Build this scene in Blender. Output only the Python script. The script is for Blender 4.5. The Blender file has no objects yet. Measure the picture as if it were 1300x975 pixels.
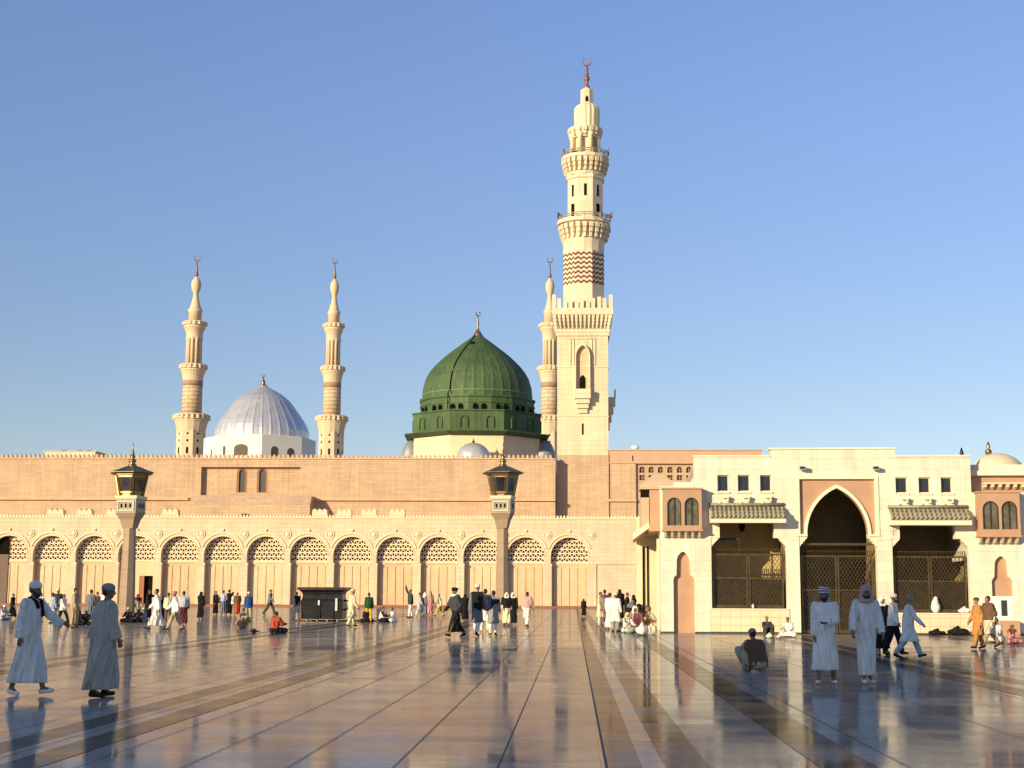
import bpy, math, random
from mathutils import Vector, Matrix
R = math.radians
S = bpy.context.scene
COL = S.collection
random.seed(7)
# ------------------------------------------------------------------ camera
F = 1900.0; KD = F/1400; HC = 1.6; YAW = math.atan(78/F); PITCH = R(8.2); ROLL = .005
CY = 752.5 - F*math.tan(PITCH)
f0 = Vector((-math.sin(YAW)*math.cos(PITCH), math.cos(YAW)*math.cos(PITCH), math.sin(PITCH)))
r0 = Vector((math.cos(YAW), math.sin(YAW), 0)); u0 = r0.cross(f0)
cr = r0*math.cos(ROLL)+u0*math.sin(ROLL); cu = u0*math.cos(ROLL)-r0*math.sin(ROLL)
CAM = Vector((0, 0, HC))
cd = bpy.data.cameras.new('camera'); cam = bpy.data.objects.new('camera', cd); COL.objects.link(cam)
m = Matrix((cr, cu, -f0)).transposed().to_4x4(); m.translation = CAM
cam.matrix_world = m
cd.sensor_width = 36; cd.lens = F/1300*36; cd.shift_y = (CY-487.5)/1300
cd.clip_end = 5000; cd.clip_start = .1
S.camera = cam
def ray(px, py): return f0 + cr*((px-650)/F) - cu*((py-CY)/F)
def W(px, py, Y):
    d = ray(px, py); t = Y/d.y; p = CAM+d*t; return p
def G(px, py):
    d = ray(px, py); t = -HC/d.z; return CAM+d*t
def Z(px, py, Y): return W(px, py, Y).z
def X(px, Y, py=700): return W(px, py, Y).x
# ------------------------------------------------------------------ world / light
EL, AZ = R(14), R(42)          # sun behind the camera and to the left
S.world = bpy.data.worlds.new('World'); S.world.use_nodes = True
wn = S.world.node_tree.nodes; wl = S.world.node_tree.links
sky = wn.new('ShaderNodeTexSky'); sky.sky_type = 'NISHITA'; sky.sun_disc = False
sky.sun_elevation = EL; sky.sun_rotation = math.pi+AZ
sky.air_density = .85; sky.dust_density = .15; sky.ozone_density = 3.0
bg = wn['Background']; bg.inputs[1].default_value = .138
tint = wn.new('ShaderNodeMix'); tint.data_type = 'RGBA'; tint.blend_type = 'MULTIPLY'; tint.inputs[0].default_value = 1; tint.inputs[7].default_value = (1.10, 1.0, 1.02, 1)
wl.new(sky.outputs[0], tint.inputs[6])
geo = wn.new('ShaderNodeTexCoord'); sx_ = wn.new('ShaderNodeSeparateXYZ'); wl.new(geo.outputs['Generated'], sx_.inputs[0])
hz = wn.new('ShaderNodeValToRGB'); hz.color_ramp.interpolation = 'EASE'
hz.color_ramp.elements[0].position = 0; hz.color_ramp.elements[0].color = (.84, .74, .65, 1)
hz.color_ramp.elements[1].position = .45; hz.color_ramp.elements[1].color = (1.15, 1.08, 1.12, 1)
wl.new(sx_.outputs[2], hz.inputs[0])
hm = wn.new('ShaderNodeMix'); hm.data_type = 'RGBA'; hm.blend_type = 'MULTIPLY'; hm.inputs[0].default_value = 1
wl.new(tint.outputs[2], hm.inputs[6]); wl.new(hz.outputs[0], hm.inputs[7]); wl.new(hm.outputs[2], bg.inputs[0])
sd = bpy.data.lights.new('sun', 'SUN'); sun = bpy.data.objects.new('sun', sd); COL.objects.link(sun)
sd.energy = 4.9; sd.angle = R(.5); sd.color = (1, .83, .52)
sv = Vector((-math.sin(AZ)*math.cos(EL), -math.cos(AZ)*math.cos(EL), math.sin(EL)))
sun.rotation_euler = sv.to_track_quat('Z', 'Y').to_euler()
S.view_settings.view_transform = 'Standard'; S.view_settings.look = 'None'
S.view_settings.exposure = 0.33; S.view_settings.gamma = 1
# ------------------------------------------------------------------ materials
MC = {}
def nn(t, k, **kw):
    n = t.nodes.new(k)
    for a, b in kw.items(): setattr(n, a, b)
    return n
def mat(name, c, rough=.7, metal=0, var=.12, vs=1.5, bump=0, bs=20, spec=.5, brick=None, streak=0, sheen=0, wrinkle=0):
    """procedural principled; brick=(w,h,mortar size,mortar darkness,offset,colour var)"""
    if name in MC: return MC[name]
    m = bpy.data.materials.new(name); m.use_nodes = True; t = m.node_tree; L = t.links.new
    b = t.nodes['Principled BSDF']
    b.inputs['Roughness'].default_value = rough; b.inputs['Metallic'].default_value = metal
    b.inputs['Specular IOR Level'].default_value = spec
    tc = nn(t, 'ShaderNodeTexCoord'); sep = nn(t, 'ShaderNodeSeparateXYZ'); L(tc.outputs['Object'], sep.inputs[0])
    no = nn(t, 'ShaderNodeTexNoise'); no.inputs['Scale'].default_value = vs; no.inputs['Detail'].default_value = 5
    L(tc.outputs['Object'], no.inputs['Vector'])
    rp = nn(t, 'ShaderNodeMapRange'); rp.inputs[1].default_value = .3; rp.inputs[2].default_value = .7
    rp.inputs[3].default_value = 1-var; rp.inputs[4].default_value = 1+var
    L(no.outputs[0], rp.inputs[0])
    base = nn(t, 'ShaderNodeRGB'); base.outputs[0].default_value = (*c, 1); src = base.outputs[0]
    hgt = None
    if brick:
        bw, bh, ms, md, off, cv = brick
        ad = nn(t, 'ShaderNodeMath', operation='ADD'); L(sep.outputs[0], ad.inputs[0]); L(sep.outputs[1], ad.inputs[1])
        cb = nn(t, 'ShaderNodeCombineXYZ'); L(ad.outputs[0], cb.inputs[0]); L(sep.outputs[2], cb.inputs[1])
        br = nn(t, 'ShaderNodeTexBrick'); br.offset = off
        br.inputs['Scale'].default_value = 1; br.inputs['Brick Width'].default_value = bw
        br.inputs['Row Height'].default_value = bh; br.inputs['Mortar Size'].default_value = ms
        br.inputs['Mortar Smooth'].default_value = .2
        br.inputs['Color1'].default_value = (*[x*(1-cv) for x in c], 1)
        br.inputs['Color2'].default_value = (*[min(1, x*(1+cv)) for x in c], 1)
        br.inputs['Mortar'].default_value = (*[x*md for x in c], 1)
        L(cb.outputs[0], br.inputs['Vector']); src = br.outputs[0]; hgt = br.outputs['Fac']
    mx = nn(t, 'ShaderNodeMix', data_type='RGBA', blend_type='MULTIPLY'); mx.inputs[0].default_value = 1
    L(src, mx.inputs[6]); L(rp.outputs[0], mx.inputs[7])
    out = mx.outputs[2]
    if streak:
        mp = nn(t, 'ShaderNodeMapping'); mp.inputs['Scale'].default_value = (2.2, 2.2, .12)
        L(tc.outputs['Object'], mp.inputs[0])
        n2 = nn(t, 'ShaderNodeTexNoise'); n2.inputs['Scale'].default_value = 1.4; n2.inputs['Detail'].default_value = 4
        L(mp.outputs[0], n2.inputs['Vector'])
        r2 = nn(t, 'ShaderNodeMapRange'); r2.inputs[1].default_value = .35; r2.inputs[2].default_value = .65
        r2.inputs[3].default_value = 1-streak; r2.inputs[4].default_value = 1
        L(n2.outputs[0], r2.inputs[0])
        m2 = nn(t, 'ShaderNodeMix', data_type='RGBA', blend_type='MULTIPLY'); m2.inputs[0].default_value = 1
        L(out, m2.inputs[6]); L(r2.outputs[0], m2.inputs[7]); out = m2.outputs[2]
    L(out, b.inputs['Base Color'])
    if bump or hgt:
        bn = nn(t, 'ShaderNodeBump'); bn.inputs['Distance'].default_value = .02
        n3 = nn(t, 'ShaderNodeTexNoise'); n3.inputs['Scale'].default_value = bs; L(tc.outputs['Object'], n3.inputs['Vector'])
        if hgt:
            sb = nn(t, 'ShaderNodeMath', operation='MULTIPLY_ADD'); L(hgt, sb.inputs[0]); sb.inputs[1].default_value = -1
            L(n3.outputs[0], sb.inputs[2]); L(sb.outputs[0], bn.inputs['Height'])
            bn.inputs['Strength'].default_value = .5
        else:
            L(n3.outputs[0], bn.inputs['Height']); bn.inputs['Strength'].default_value = bump
        L(bn.outputs[0], b.inputs['Normal'])
    if wrinkle:
        mp = nn(t, 'ShaderNodeMapping'); mp.inputs['Scale'].default_value = (6.5, 6.5, 1.6); L(tc.outputs['Object'], mp.inputs[0])
        n4 = nn(t, 'ShaderNodeTexNoise'); n4.inputs['Scale'].default_value = 1; n4.inputs['Detail'].default_value = 1.5; n4.inputs['Distortion'].default_value = .8; L(mp.outputs[0], n4.inputs['Vector'])
        b4 = nn(t, 'ShaderNodeBump'); b4.inputs['Distance'].default_value = .14; b4.inputs['Strength'].default_value = wrinkle
        L(n4.outputs[0], b4.inputs['Height']); L(b4.outputs[0], b.inputs['Normal'])
    MC[name] = m; return m
def glassmat(name, c, a=.35):
    if name in MC: return MC[name]
    m = bpy.data.materials.new(name); m.use_nodes = True; t = m.node_tree; t.nodes.remove(t.nodes['Principled BSDF'])
    o = t.nodes['Material Output']; g = nn(t, 'ShaderNodeBsdfGlossy'); g.inputs['Roughness'].default_value = .06
    tr = nn(t, 'ShaderNodeBsdfTransparent'); tr.inputs[0].default_value = (*c, 1)
    no = nn(t, 'ShaderNodeTexNoise'); no.inputs['Scale'].default_value = 3
    mr = nn(t, 'ShaderNodeMapRange'); mr.inputs[3].default_value = a*.6; mr.inputs[4].default_value = a*1.4
    mi = nn(t, 'ShaderNodeMixShader'); t.links.new(no.outputs[0], mr.inputs[0]); t.links.new(mr.outputs[0], mi.inputs[0])
    t.links.new(tr.outputs[0], mi.inputs[1]); t.links.new(g.outputs[0], mi.inputs[2]); t.links.new(mi.outputs[0], o.inputs[0])
    MC[name] = m; return m
# ------------------------------------------------------------------ objects
ORG = {}
def thing(name, label, cat, loc=(0, 0, 0), rz=0, group=None, local=False):
    o = bpy.data.objects.new(name, None); COL.objects.link(o); o.empty_display_size = .3
    o.location = loc; o.rotation_euler = (0, 0, rz); o['label'] = label; o['category'] = cat
    if group: o['group'] = group
    ORG[o.name] = Vector((0, 0, 0)) if local else Vector(loc)
    return o
def tag(o, label, cat, group=None, kind=None):
    o['label'] = label; o['category'] = cat
    if group: o['group'] = group
    return o
class MB:
    def __init__(s): s.v = []; s.f = []; s.sm = []; s.mk = []
    def add(s, vs, fs, sm=False):
        n = len(s.v); s.mk.append((n, len(s.f))); s.v += [Vector(v) for v in vs]; s.f += [[i+n for i in f] for f in fs]; s.sm += [sm]*len(fs); return s
    def box(s, x0, x1, y0, y1, z0, z1):
        return s.add([(x0,y0,z0),(x1,y0,z0),(x1,y1,z0),(x0,y1,z0),(x0,y0,z1),(x1,y0,z1),(x1,y1,z1),(x0,y1,z1)],
              [(0,3,2,1),(4,5,6,7),(0,1,5,4),(1,2,6,5),(2,3,7,6),(3,0,4,7)])
    def prism(s, pts, y0, y1):
        """pts (x,z), counter-clockwise seen from -Y (x right, z up); extruded y0..y1"""
        a = sum(pts[i][0]*pts[(i+1) % len(pts)][1]-pts[(i+1) % len(pts)][0]*pts[i][1] for i in range(len(pts)))
        if a < 0: pts = pts[::-1]
        n = len(pts)
        return s.add([(x, y0, z) for x, z in pts]+[(x, y1, z) for x, z in pts],
              [list(range(n)), list(range(2*n-1, n-1, -1))]+[(i, i+n, (i+1) % n+n, (i+1) % n) for i in range(n)])
    def prismx(s, pts, x0, x1):
        """pts (y,z) profile extruded along x"""
        a = sum(pts[i][0]*pts[(i+1) % len(pts)][1]-pts[(i+1) % len(pts)][0]*pts[i][1] for i in range(len(pts)))
        if a < 0: pts = pts[::-1]
        n = len(pts)
        return s.add([(x1, y, z) for y, z in pts]+[(x0, y, z) for y, z in pts],
              [list(range(n)), list(range(2*n-1, n-1, -1))]+[(i, i+n, (i+1) % n+n, (i+1) % n) for i in range(n)])
    def bar(s, a, b, w, h, up=(0, 0, 1)):
        a = Vector(a); b = Vector(b); d = (b-a).normalized(); u = Vector(up)
        if abs(d.dot(u)) > .98: u = Vector((0, 1, 0))
        sx = d.cross(u).normalized()*w/2; sz = sx.cross(d).normalized()*h/2
        vs = [p+i*sx+j*sz for p in (a, b) for i, j in ((-1,-1),(1,-1),(1,1),(-1,1))]
        return s.add(vs, [(0,3,2,1),(4,5,6,7),(0,1,5,4),(1,2,6,5),(2,3,7,6),(3,0,4,7)])
    def lathe(s, prof, cx, cy, n=24, a0=0., sm=True, rmod=None):
        vs = []; fs = []; m = len(prof)
        for r, z in prof:
            for k in range(n):
                a = a0+2*math.pi*k/n; q = r*(rmod(k, n) if rmod else 1)
                vs.append((cx+q*math.cos(a), cy+q*math.sin(a), z))
        for j in range(m-1):
            for k in range(n): k2 = (k+1) % n; fs.append((j*n+k, j*n+k2, (j+1)*n+k2, (j+1)*n+k))
        up = prof[-1][1] >= prof[0][1]
        fs.append(list(range(n))[::-1]); fs.append(list(range((m-1)*n, m*n)))
        if not up: fs = [list(f)[::-1] for f in fs]
        return s.add(vs, fs, sm)
    def tube(s, pts, r, n=8, closed=False, sm=True):
        pts = [Vector(p) for p in pts]; m = len(pts); vs = []; fs = []
        rr = r if isinstance(r, (list, tuple)) else [r]*m
        for i, p in enumerate(pts):
            if closed: d = pts[(i+1) % m]-pts[i-1]
            else: d = pts[min(i+1, m-1)]-pts[max(i-1, 0)]
            d.normalize(); u = Vector((0, 0, 1)) if abs(d.z) < .9 else Vector((0, 1, 0))
            a = d.cross(u).normalized(); b = a.cross(d)
            for k in range(n): t = 2*math.pi*k/n; vs.append(p+(a*math.cos(t)+b*math.sin(t))*rr[i])
        for i in range(m if closed else m-1):
            for k in range(n):
                k2 = (k+1) % n; j = (i+1) % m; fs.append((i*n+k, j*n+k, j*n+k2, i*n+k2))
        if not closed: fs.append(list(range(n))); fs.append(list(range((m-1)*n, m*n))[::-1])
        return s.add(vs, fs, sm)
    def ell(s, c, r, n=14, m=9, M=None, sm=True):
        vs = []; fs = []; c = Vector(c)
        for j in range(m+1):
            t = math.pi*j/m
            for k in range(n):
                a = 2*math.pi*k/n
                p = Vector((r[0]*math.sin(t)*math.cos(a), r[1]*math.sin(t)*math.sin(a), -r[2]*math.cos(t)))
                vs.append(c+(M@p if M else p))
        for j in range(m):
            for k in range(n): k2 = (k+1) % n; fs.append((j*n+k, j*n+k2, (j+1)*n+k2, (j+1)*n+k))
        return s.add(vs, fs, sm)
    def cap(s, a, b, ra, rb, n=12):
        """tapered capsule"""
        a = Vector(a); b = Vector(b); d = b-a; l = d.length
        if l < 1e-5: return s.ell(a, (ra, ra, ra))
        d /= l; pts = []; rr = []
        for t in (85, 55, 25): pts.append(a-d*ra*math.sin(R(t))); rr.append(ra*math.cos(R(t)))
        pts.append(a); rr.append(ra); pts.append(b); rr.append(rb)
        for t in (25, 55, 85): pts.append(b+d*rb*math.sin(R(t))); rr.append(rb*math.cos(R(t)))
        u = Vector((0, 0, 1)) if abs(d.z) < .9 else Vector((0, 1, 0))
        x = d.cross(u).normalized(); y = d.cross(x); vs = []; fs = []
        for p, q in zip(pts, rr):
            for k in range(n): t = 2*math.pi*k/n; vs.append(p+(x*math.cos(t)+y*math.sin(t))*q)
        m = len(pts)
        for i in range(m-1):
            for k in range(n): k2 = (k+1) % n; fs.append((i*n+k, i*n+k2, (i+1)*n+k2, (i+1)*n+k))
        fs.append(list(range(n))[::-1]); fs.append(list(range((m-1)*n, m*n)))
        return s.add(vs, fs, True)
    def loft(s, rings, n=40, fold=None):
        """rings: (centre, ax, ay) vectors; fold(theta, j)->factor"""
        vs = []; fs = []
        for j, (c, ax, ay) in enumerate(rings):
            for k in range(n):
                t = 2*math.pi*k/n; q = fold(t, j/(len(rings)-1)) if fold else 1
                vs.append(Vector(c)+(Vector(ax)*math.cos(t)+Vector(ay)*math.sin(t))*q)
        m = len(rings)
        for j in range(m-1):
            for k in range(n): k2 = (k+1) % n; fs.append((j*n+k, j*n+k2, (j+1)*n+k2, (j+1)*n+k))
        fs.append(list(range(n))[::-1]); fs.append(list(range((m-1)*n, m*n)))
        return s.add(vs, fs, True)
    def mesh(s, name, mt=None, off=None):
        me = bpy.data.meshes.new(name); off = off or Vector((0, 0, 0))
        me.from_pydata([v-off for v in s.v], [], s.f)
        me.polygons.foreach_set('use_smooth', s.sm)
        if mt: me.materials.append(mt)
        me.update(); return me
    def build(s, name, mt, parent=None, loc=None):
        off = Vector((0, 0, 0))
        if parent is not None: off = ORG[parent.name]
        if loc is not None: off = Vector(loc)
        o = bpy.data.objects.new(name, s.mesh(name, mt, off)); COL.objects.link(o)
        if parent is not None: o.parent = parent; ORG[o.name] = ORG[parent.name]
        elif loc is not None: o.location = loc; ORG[o.name] = off
        return o
def build_each(mb, name, mt, parent):
    """every piece added to mb becomes a part of its own"""
    for i, (v0, f0_) in enumerate(mb.mk):
        v1, f1 = mb.mk[i+1] if i+1 < len(mb.mk) else (len(mb.v), len(mb.f))
        q = MB(); q.v = mb.v[v0:v1]; q.f = [[a-v0 for a in f] for f in mb.f[f0_:f1]]; q.sm = mb.sm[f0_:f1]; q.build(name, mt, parent)
def child(name, me, parent, mt=None):
    o = bpy.data.objects.new(name, me); COL.objects.link(o); o.parent = parent; ORG[o.name] = ORG[parent.name]
    if mt:
        if not me.materials: me.materials.append(None)
        o.material_slots[0].link = 'OBJECT'; o.material_slots[0].material = mt
    return o
def copy_tree(o, parent=None):
    c = o.copy(); COL.objects.link(c)
    if parent is not None: c.parent = parent
    for ch in list(o.children): copy_tree(ch, c)
    ORG[c.name] = ORG.get(o.name, Vector())
    return c
def arch(cx, w, zs, h, n=14):
    """points left->right of an arch of half-width w, rise h"""
    p = []
    if h <= w*1.02:
        for i in range(n+1): t = math.pi*(1-i/n); p.append((cx+w*math.cos(t), zs+h*math.sin(t)))
        return p
    Rr = (w*w+h*h)/(2*w); a1 = math.atan2(h, Rr-w); hf = n//2; L = []
    for i in range(hf+1):
        t = math.pi-a1*i/hf; L.append((cx-w+Rr+Rr*math.cos(t), zs+Rr*math.sin(t)))
    return L+[(2*cx-x, z) for x, z in L[-2::-1]]
def wall(mb, x0, x1, z0, z1, y0, y1, ops):
    """slab with openings: (xl, xr, zb, top) where top is a z (flat) or points left->right from (xl,zs) to (xr,zs)"""
    x = x0
    for xl, xr, zb, top in sorted(ops, key=lambda o: o[0]):
        if xl > x+1e-4: mb.box(x, xl, y0, y1, z0, z1)
        if zb > z0+1e-4: mb.box(xl, xr, y0, y1, z0, zb)
        if isinstance(top, (int, float)):
            if top < z1-1e-4: mb.box(xl, xr, y0, y1, top, z1)
        else:
            mb.prism([(xl, z1), *top, (xr, z1)], y0, y1)
        x = xr
    if x < x1-1e-4: mb.box(x, x1, y0, y1, z0, z1)
SHADE_H = 34.9
# ------------------------------------------------------------------ people
def vmul(a, b): return Vector((a[0]*b[0], a[1]*b[1], a[2]*b[2]))
def remesh(mb, vox, it=2):
    me = mb.mesh('tmp'); o = bpy.data.objects.new('tmp', me); COL.objects.link(o)
    md = o.modifiers.new('r', 'REMESH'); md.mode = 'VOXEL'; md.voxel_size = vox; md.use_smooth_shade = True
    if it: ms = o.modifiers.new('s', 'SMOOTH'); ms.factor = .5; ms.iterations = it
    bpy.context.view_layer.update()
    r = bpy.data.meshes.new_from_object(o.evaluated_get(bpy.context.evaluated_depsgraph_get()))
    bpy.data.objects.remove(o); bpy.data.meshes.remove(me); r.materials.clear()
    r.polygons.foreach_set('use_smooth', [True]*len(r.polygons)); return r
DEF = dict(lean=3, thL=2, knL=4, thR=2, knR=4, ab=3, aL=(5, 8, 12, 0), aR=(5, 8, 12, 0), hy=0, hp=0, fpL=0, fpR=0, low=0)
POSES = {
 'stand': {},
 'walk': dict(lean=5, thL=26, knL=6, thR=-16, knR=22, aL=(-18, 6, 12, 0), aR=(24, 6, 20, 0), fpR=-28, fpL=12),
 'stroll': dict(lean=3, thL=15, knL=3, thR=-9, knR=14, aL=(-10, 7, 10, 0), aR=(12, 7, 18, 0), fpR=-18),
 'phone': dict(lean=2, aR=(50, 10, 95, .3), aL=(8, 6, 25, 0)),
 'wave': dict(lean=2, thL=12, thR=-8, knR=10, aR=(150, 12, 18, 0), aL=(5, 8, 15, 0)),
 'reach': dict(lean=6, aL=(75, 12, 10, 0), aR=(8, 6, 12, 0), thL=8, thR=-6),
 'stoop': dict(lean=32, thL=18, knL=24, thR=-4, knR=12, aL=(32, 8, 20, 0), aR=(34, 8, 24, 0), hp=10),
 'sit': dict(lean=12, thL=86, knL=168, thR=84, knR=166, ab=38, aL=(30, 16, 50, .2), aR=(34, 16, 54, .2), low=1),
 'knees': dict(lean=-4, thL=138, knL=138, thR=134, knR=134, ab=10, aL=(52, 12, 40, .4), aR=(50, 12, 42, .4), low=1),
 'squat': dict(lean=22, thL=112, knL=140, thR=110, knR=138, ab=24, aL=(60, 14, 30, .4), aR=(62, 14, 30, .4), hp=8),
}
def skel(pose):
    P = dict(DEF); P.update(POSES[pose] if isinstance(pose, str) else pose); J = {}
    hz = Vector((0, 0, .93))
    la = R(P['lean']); up = Vector((0, -math.sin(la), math.cos(la)))
    J['pel'] = hz; J['up'] = up; J['chest'] = hz+up*.34; J['neck'] = hz+up*.53
    hl = R(P['lean']*.5+P['hp']); hu = Vector((0, -math.sin(hl), math.cos(hl)))
    J['head'] = J['neck']+hu*.145+Vector((0, -.015, 0)); J['hu'] = hu
    for s, k in ((1, 'L'), (-1, 'R')):
        ab = R(P['ab']); th = R(P['th'+k]); kn = R(P['kn'+k])
        hip = hz+Vector((s*.09, 0, -.02))
        d = Vector((s*math.sin(ab), -math.sin(th)*math.cos(ab), -math.cos(th)*math.cos(ab)))
        knee = hip+d*.43; sh = th-kn; ab2 = ab*(.2 if P['ab'] < 12 else -.9)
        d2 = Vector((s*math.sin(ab2), -math.sin(sh)*math.cos(ab2), -math.cos(sh)*math.cos(ab2)))
        ank = knee+d2*.41; fp = R(P['fp'+k]); 
        if pose in ('sit',): toe = ank+Vector((s*.05, -.13, -.02))
        else: toe = ank+Vector((s*.03, -.15*math.cos(fp), -.045+.15*math.sin(fp)))
        J['hip'+k], J['knee'+k], J['ank'+k], J['toe'+k] = hip, knee, ank, toe
        sho = J['neck']-up*.065+Vector((s*.17, 0, 0)); a, b, e, i = P['a'+k]; a += P['lean']*0; a = R(a); b = R(b); e = R(e)
        d = Vector((s*math.sin(b), -math.sin(a)*math.cos(b), -math.cos(a)*math.cos(b)))
        elb = sho+d*.28
        d3 = Vector((s*math.sin(b)*.5-s*i, -math.sin(a+e)*math.cos(b), -math.cos(a+e)*math.cos(b))).normalized()
        wr = elb+d3*.25
        J['sho'+k], J['elb'+k], J['wr'+k], J['hd'+k] = sho, elb, wr, d3
    low = min(min(J['toe'+k].z-.035, J['ank'+k].z-.075) for k in 'LR')
    if P['low']: low = min(low, J['pel'].z-.15)
    off = Vector((0, 0, -low))
    for k in list(J):
        if k in ('up', 'hu', 'hdL', 'hdR'): continue
        J[k] = J[k]+off
    J['hyaw'] = R(P['hy']); return J
def headM(J):
    z = J['hu']; x = Vector((math.cos(J['hyaw']), math.sin(J['hyaw']), 0)); y = z.cross(x).normalized(); x = y.cross(z)
    return Matrix((x, y, z)).transposed()
def folds(seed, n1=7, a=.05, base=.25):
    r = random.Random(seed); p1, p2, p3 = [r.uniform(0, 6.28) for _ in range(3)]
    def f(t, v):
        k = base+(1-base)*v; q = n1*t+p1+1.3*math.sin(2*t+p2+v*1.5)
        return 1+k*a*((1-2*abs(math.sin(q/2))**.8 if n1 % 2 == 0 else math.sin(q))+.5*math.sin((2*n1-3)*t+p3-v)+.4*math.sin(3*t+p2+2*v))
    return f
def hand(mb, J, k, s):
    w = J['wr'+k]; d = J['hd'+k].normalized(); side = Vector((0, -1, 0)); side = (side-d*side.dot(d)).normalized(); nrm = d.cross(side)
    M = Matrix((side, d, nrm)).transposed()
    mb.cap(w-d*.01, w+d*.05, .024, .026); mb.ell(w+d*.055, (.04, .045, .016), M=M)
    inn = nrm*(1 if (nrm.x*s) < 0 else -1)
    for i, (o, l) in enumerate(((.03, .062), (.01, .07), (-.011, .066), (-.031, .052))):
        a = w+d*.085+side*o; b = a+(d*.9+inn*.35+side*o*2.2).normalized()*l*.55; c = b+(d*.6+inn*.75).normalized()*l*.5
        mb.cap(a, b, .0095, .009, 8); mb.cap(b, c, .009, .0075, 8)
    a = w+d*.03+side*.03; b = a+(side*.8+d*.55+inn*.3).normalized()*.035; c = b+(d*.9+side*.2+inn*.3).normalized()*.03
    mb.cap(a, b, .0125, .011, 8); mb.cap(b, c, .0105, .009, 8)
def body_mb(J):
    mb = MB(); up = J['up']; pel = J['pel']
    mb.ell(pel+up*.02, (.155, .105, .13)); mb.ell(pel+up*.16, (.135, .095, .15)); mb.ell(J['chest']+up*.02, (.165, .11, .19))
    mb.cap(J['shoL'], J['shoR'], .06, .06); mb.cap(J['neck']-up*.04, J['head']-J['hu']*.05, .062, .05)
    H = J['head']; M = headM(J)
    mb.ell(H+M@Vector((0, .012, .025)), (.074, .092, .092), M=M); mb.ell(H+M@Vector((0, -.02, -.03)), (.058, .068, .085), M=M)
    mb.ell(H+M@Vector((0, -.045, -.085)), (.03, .03, .026), M=M)
    mb.cap(H+M@Vector((0, -.084, .012)), H+M@Vector((0, -.103, -.03)), .008, .014, 8)
    for q in (-1, 1):
        mb.ell(H+M@Vector((q*.076, .01, -.012)), (.01, .018, .03), M=M)
        mb.cap(H+M@Vector((q*.012, -.084, .028)), H+M@Vector((q*.045, -.074, .027)), .009, .008, 8)
    mb.cap(H+M@Vector((-.02, -.085, -.055)), H+M@Vector((.02, -.085, -.055)), .009, .009, 8)
    for s, k in ((1, 'L'), (-1, 'R')):
        mb.cap(J['hip'+k], J['knee'+k], .088, .058); mb.cap(J['knee'+k], J['knee'+k].lerp(J['ank'+k], .35), .056, .058)
        mb.cap(J['knee'+k].lerp(J['ank'+k], .35), J['ank'+k], .057, .038)
        mb.cap(J['ank'+k]+Vector((0, .02, -.04)), J['toe'+k], .036, .03); mb.cap(J['ank'+k], J['toe'+k].lerp(J['ank'+k], .4), .036, .03)
        mb.cap(J['sho'+k], J['elb'+k], .052, .042); mb.cap(J['elb'+k], J['wr'+k], .042, .027); hand(mb, J, k, s)
    return mb
def torso_rings(J, ex, bot=-.05):
    up = J['up']; y = Vector((1, 0, 0)).cross(up).normalized(); o = []
    for h, rx, ry in ((.52, .075, .07), (.49, .13, .085), (.45, .185, .10), (.38, .195, .125), (.28, .18, .13), (.15, .17, .13), (.04, .178, .138), (bot, .160, .120)):
        o.append((J['pel']+up*h, Vector((rx+ex, 0, 0)), y*(ry+ex)))
    return o[::-1]
def sleeves(mb, J, r=(.078, .066, .06), upto=.93, fl=0):
    for k in 'LR':
        s, e, w = J['sho'+k], J['elb'+k], J['wr'+k]; w2 = e.lerp(w, upto)
        mb.cap(s, e, r[0], r[1], 14); mb.cap(e, w2, r[1]*(.85 if fl else 1), .045 if fl else r[2], 14)
        if fl:
            d = (w2-e).normalized(); u = d.cross(Vector((1, 0, 0))).normalized(); v = d.cross(u); a = e-d*.02; rr = []
            for q, ra in ((0, r[1]*.8), (.35, r[1]*1.05), (.7, r[2]), (1, r[2]+fl)): rr.append((a.lerp(w2, q)+Vector((0, .01, -.03))*q, v*ra*.8, u*ra))
            mb.loft(rr, 32, folds(len(k)+int(r[2]*999), 5, .09, .4))
        for q in (.25, .5, .78): p = s.lerp(e, q); mb.ell(p, (r[0]*1.04, r[0]*1.02, .022))
        for q in (.3, .62): p = e.lerp(w2, q); mb.ell(p, (r[1]*1.08, r[1]*1.05, .02))
def legpt(J, k, t):
    return J['hip'+k].lerp(J['knee'+k], t*2) if t < .5 else J['knee'+k].lerp(J['ank'+k], (t-.5)*2)
def skirt(mb, J, hem, r0=.15, r1=.19, ex=0, seed=1, amp=.05, n1=7):
    rings = []; N = 10
    top = torso_rings(J, ex)[2]
    for i in range(N+1):
        t = hem*i/N; a = legpt(J, 'L', t); b = legpt(J, 'R', t); c = (a+b)/2; d = a-b; d.z = 0; sp = d.length/2
        u = d.normalized() if sp > .01 else Vector((1, 0, 0)); v = Vector((-u.y, u.x, 0))
        q = i/N; rr = r0+(r1-r0)*q+ex; z = J['pel'].z*(1-q)+c.z*q if i < 2 else c.z
        rings.append((Vector((c.x, c.y, c.z)), u*(sp*.82+rr*.75), v*rr))
    rings = [(J['pel']+J['up']*.2, Vector((.165+ex, 0, 0)), Vector((0, .125+ex, 0))), (J['pel']+J['up']*.1, Vector((.188+ex, 0, 0)), Vector((0, .15+ex, 0)))]+rings
    mb.loft(rings[::-1], 56, lambda t, v: folds(seed, n1, amp)(t, 1-v))
def seated_lap(mb, J, r=.12):
    for k in 'LR': mb.cap(J['hip'+k], J['knee'+k], r*1.1, r, 14); mb.cap(J['knee'+k], J['ank'+k], r*.95, r*.85, 14)
    mb.cap(J['kneeL'], J['kneeR'], r*.6, r*.6); mb.ell(J['pel']+Vector((0, .02, -.02)), (.23, .19, .13))
SEAT = ('sit', 'knees', 'squat')
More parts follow.
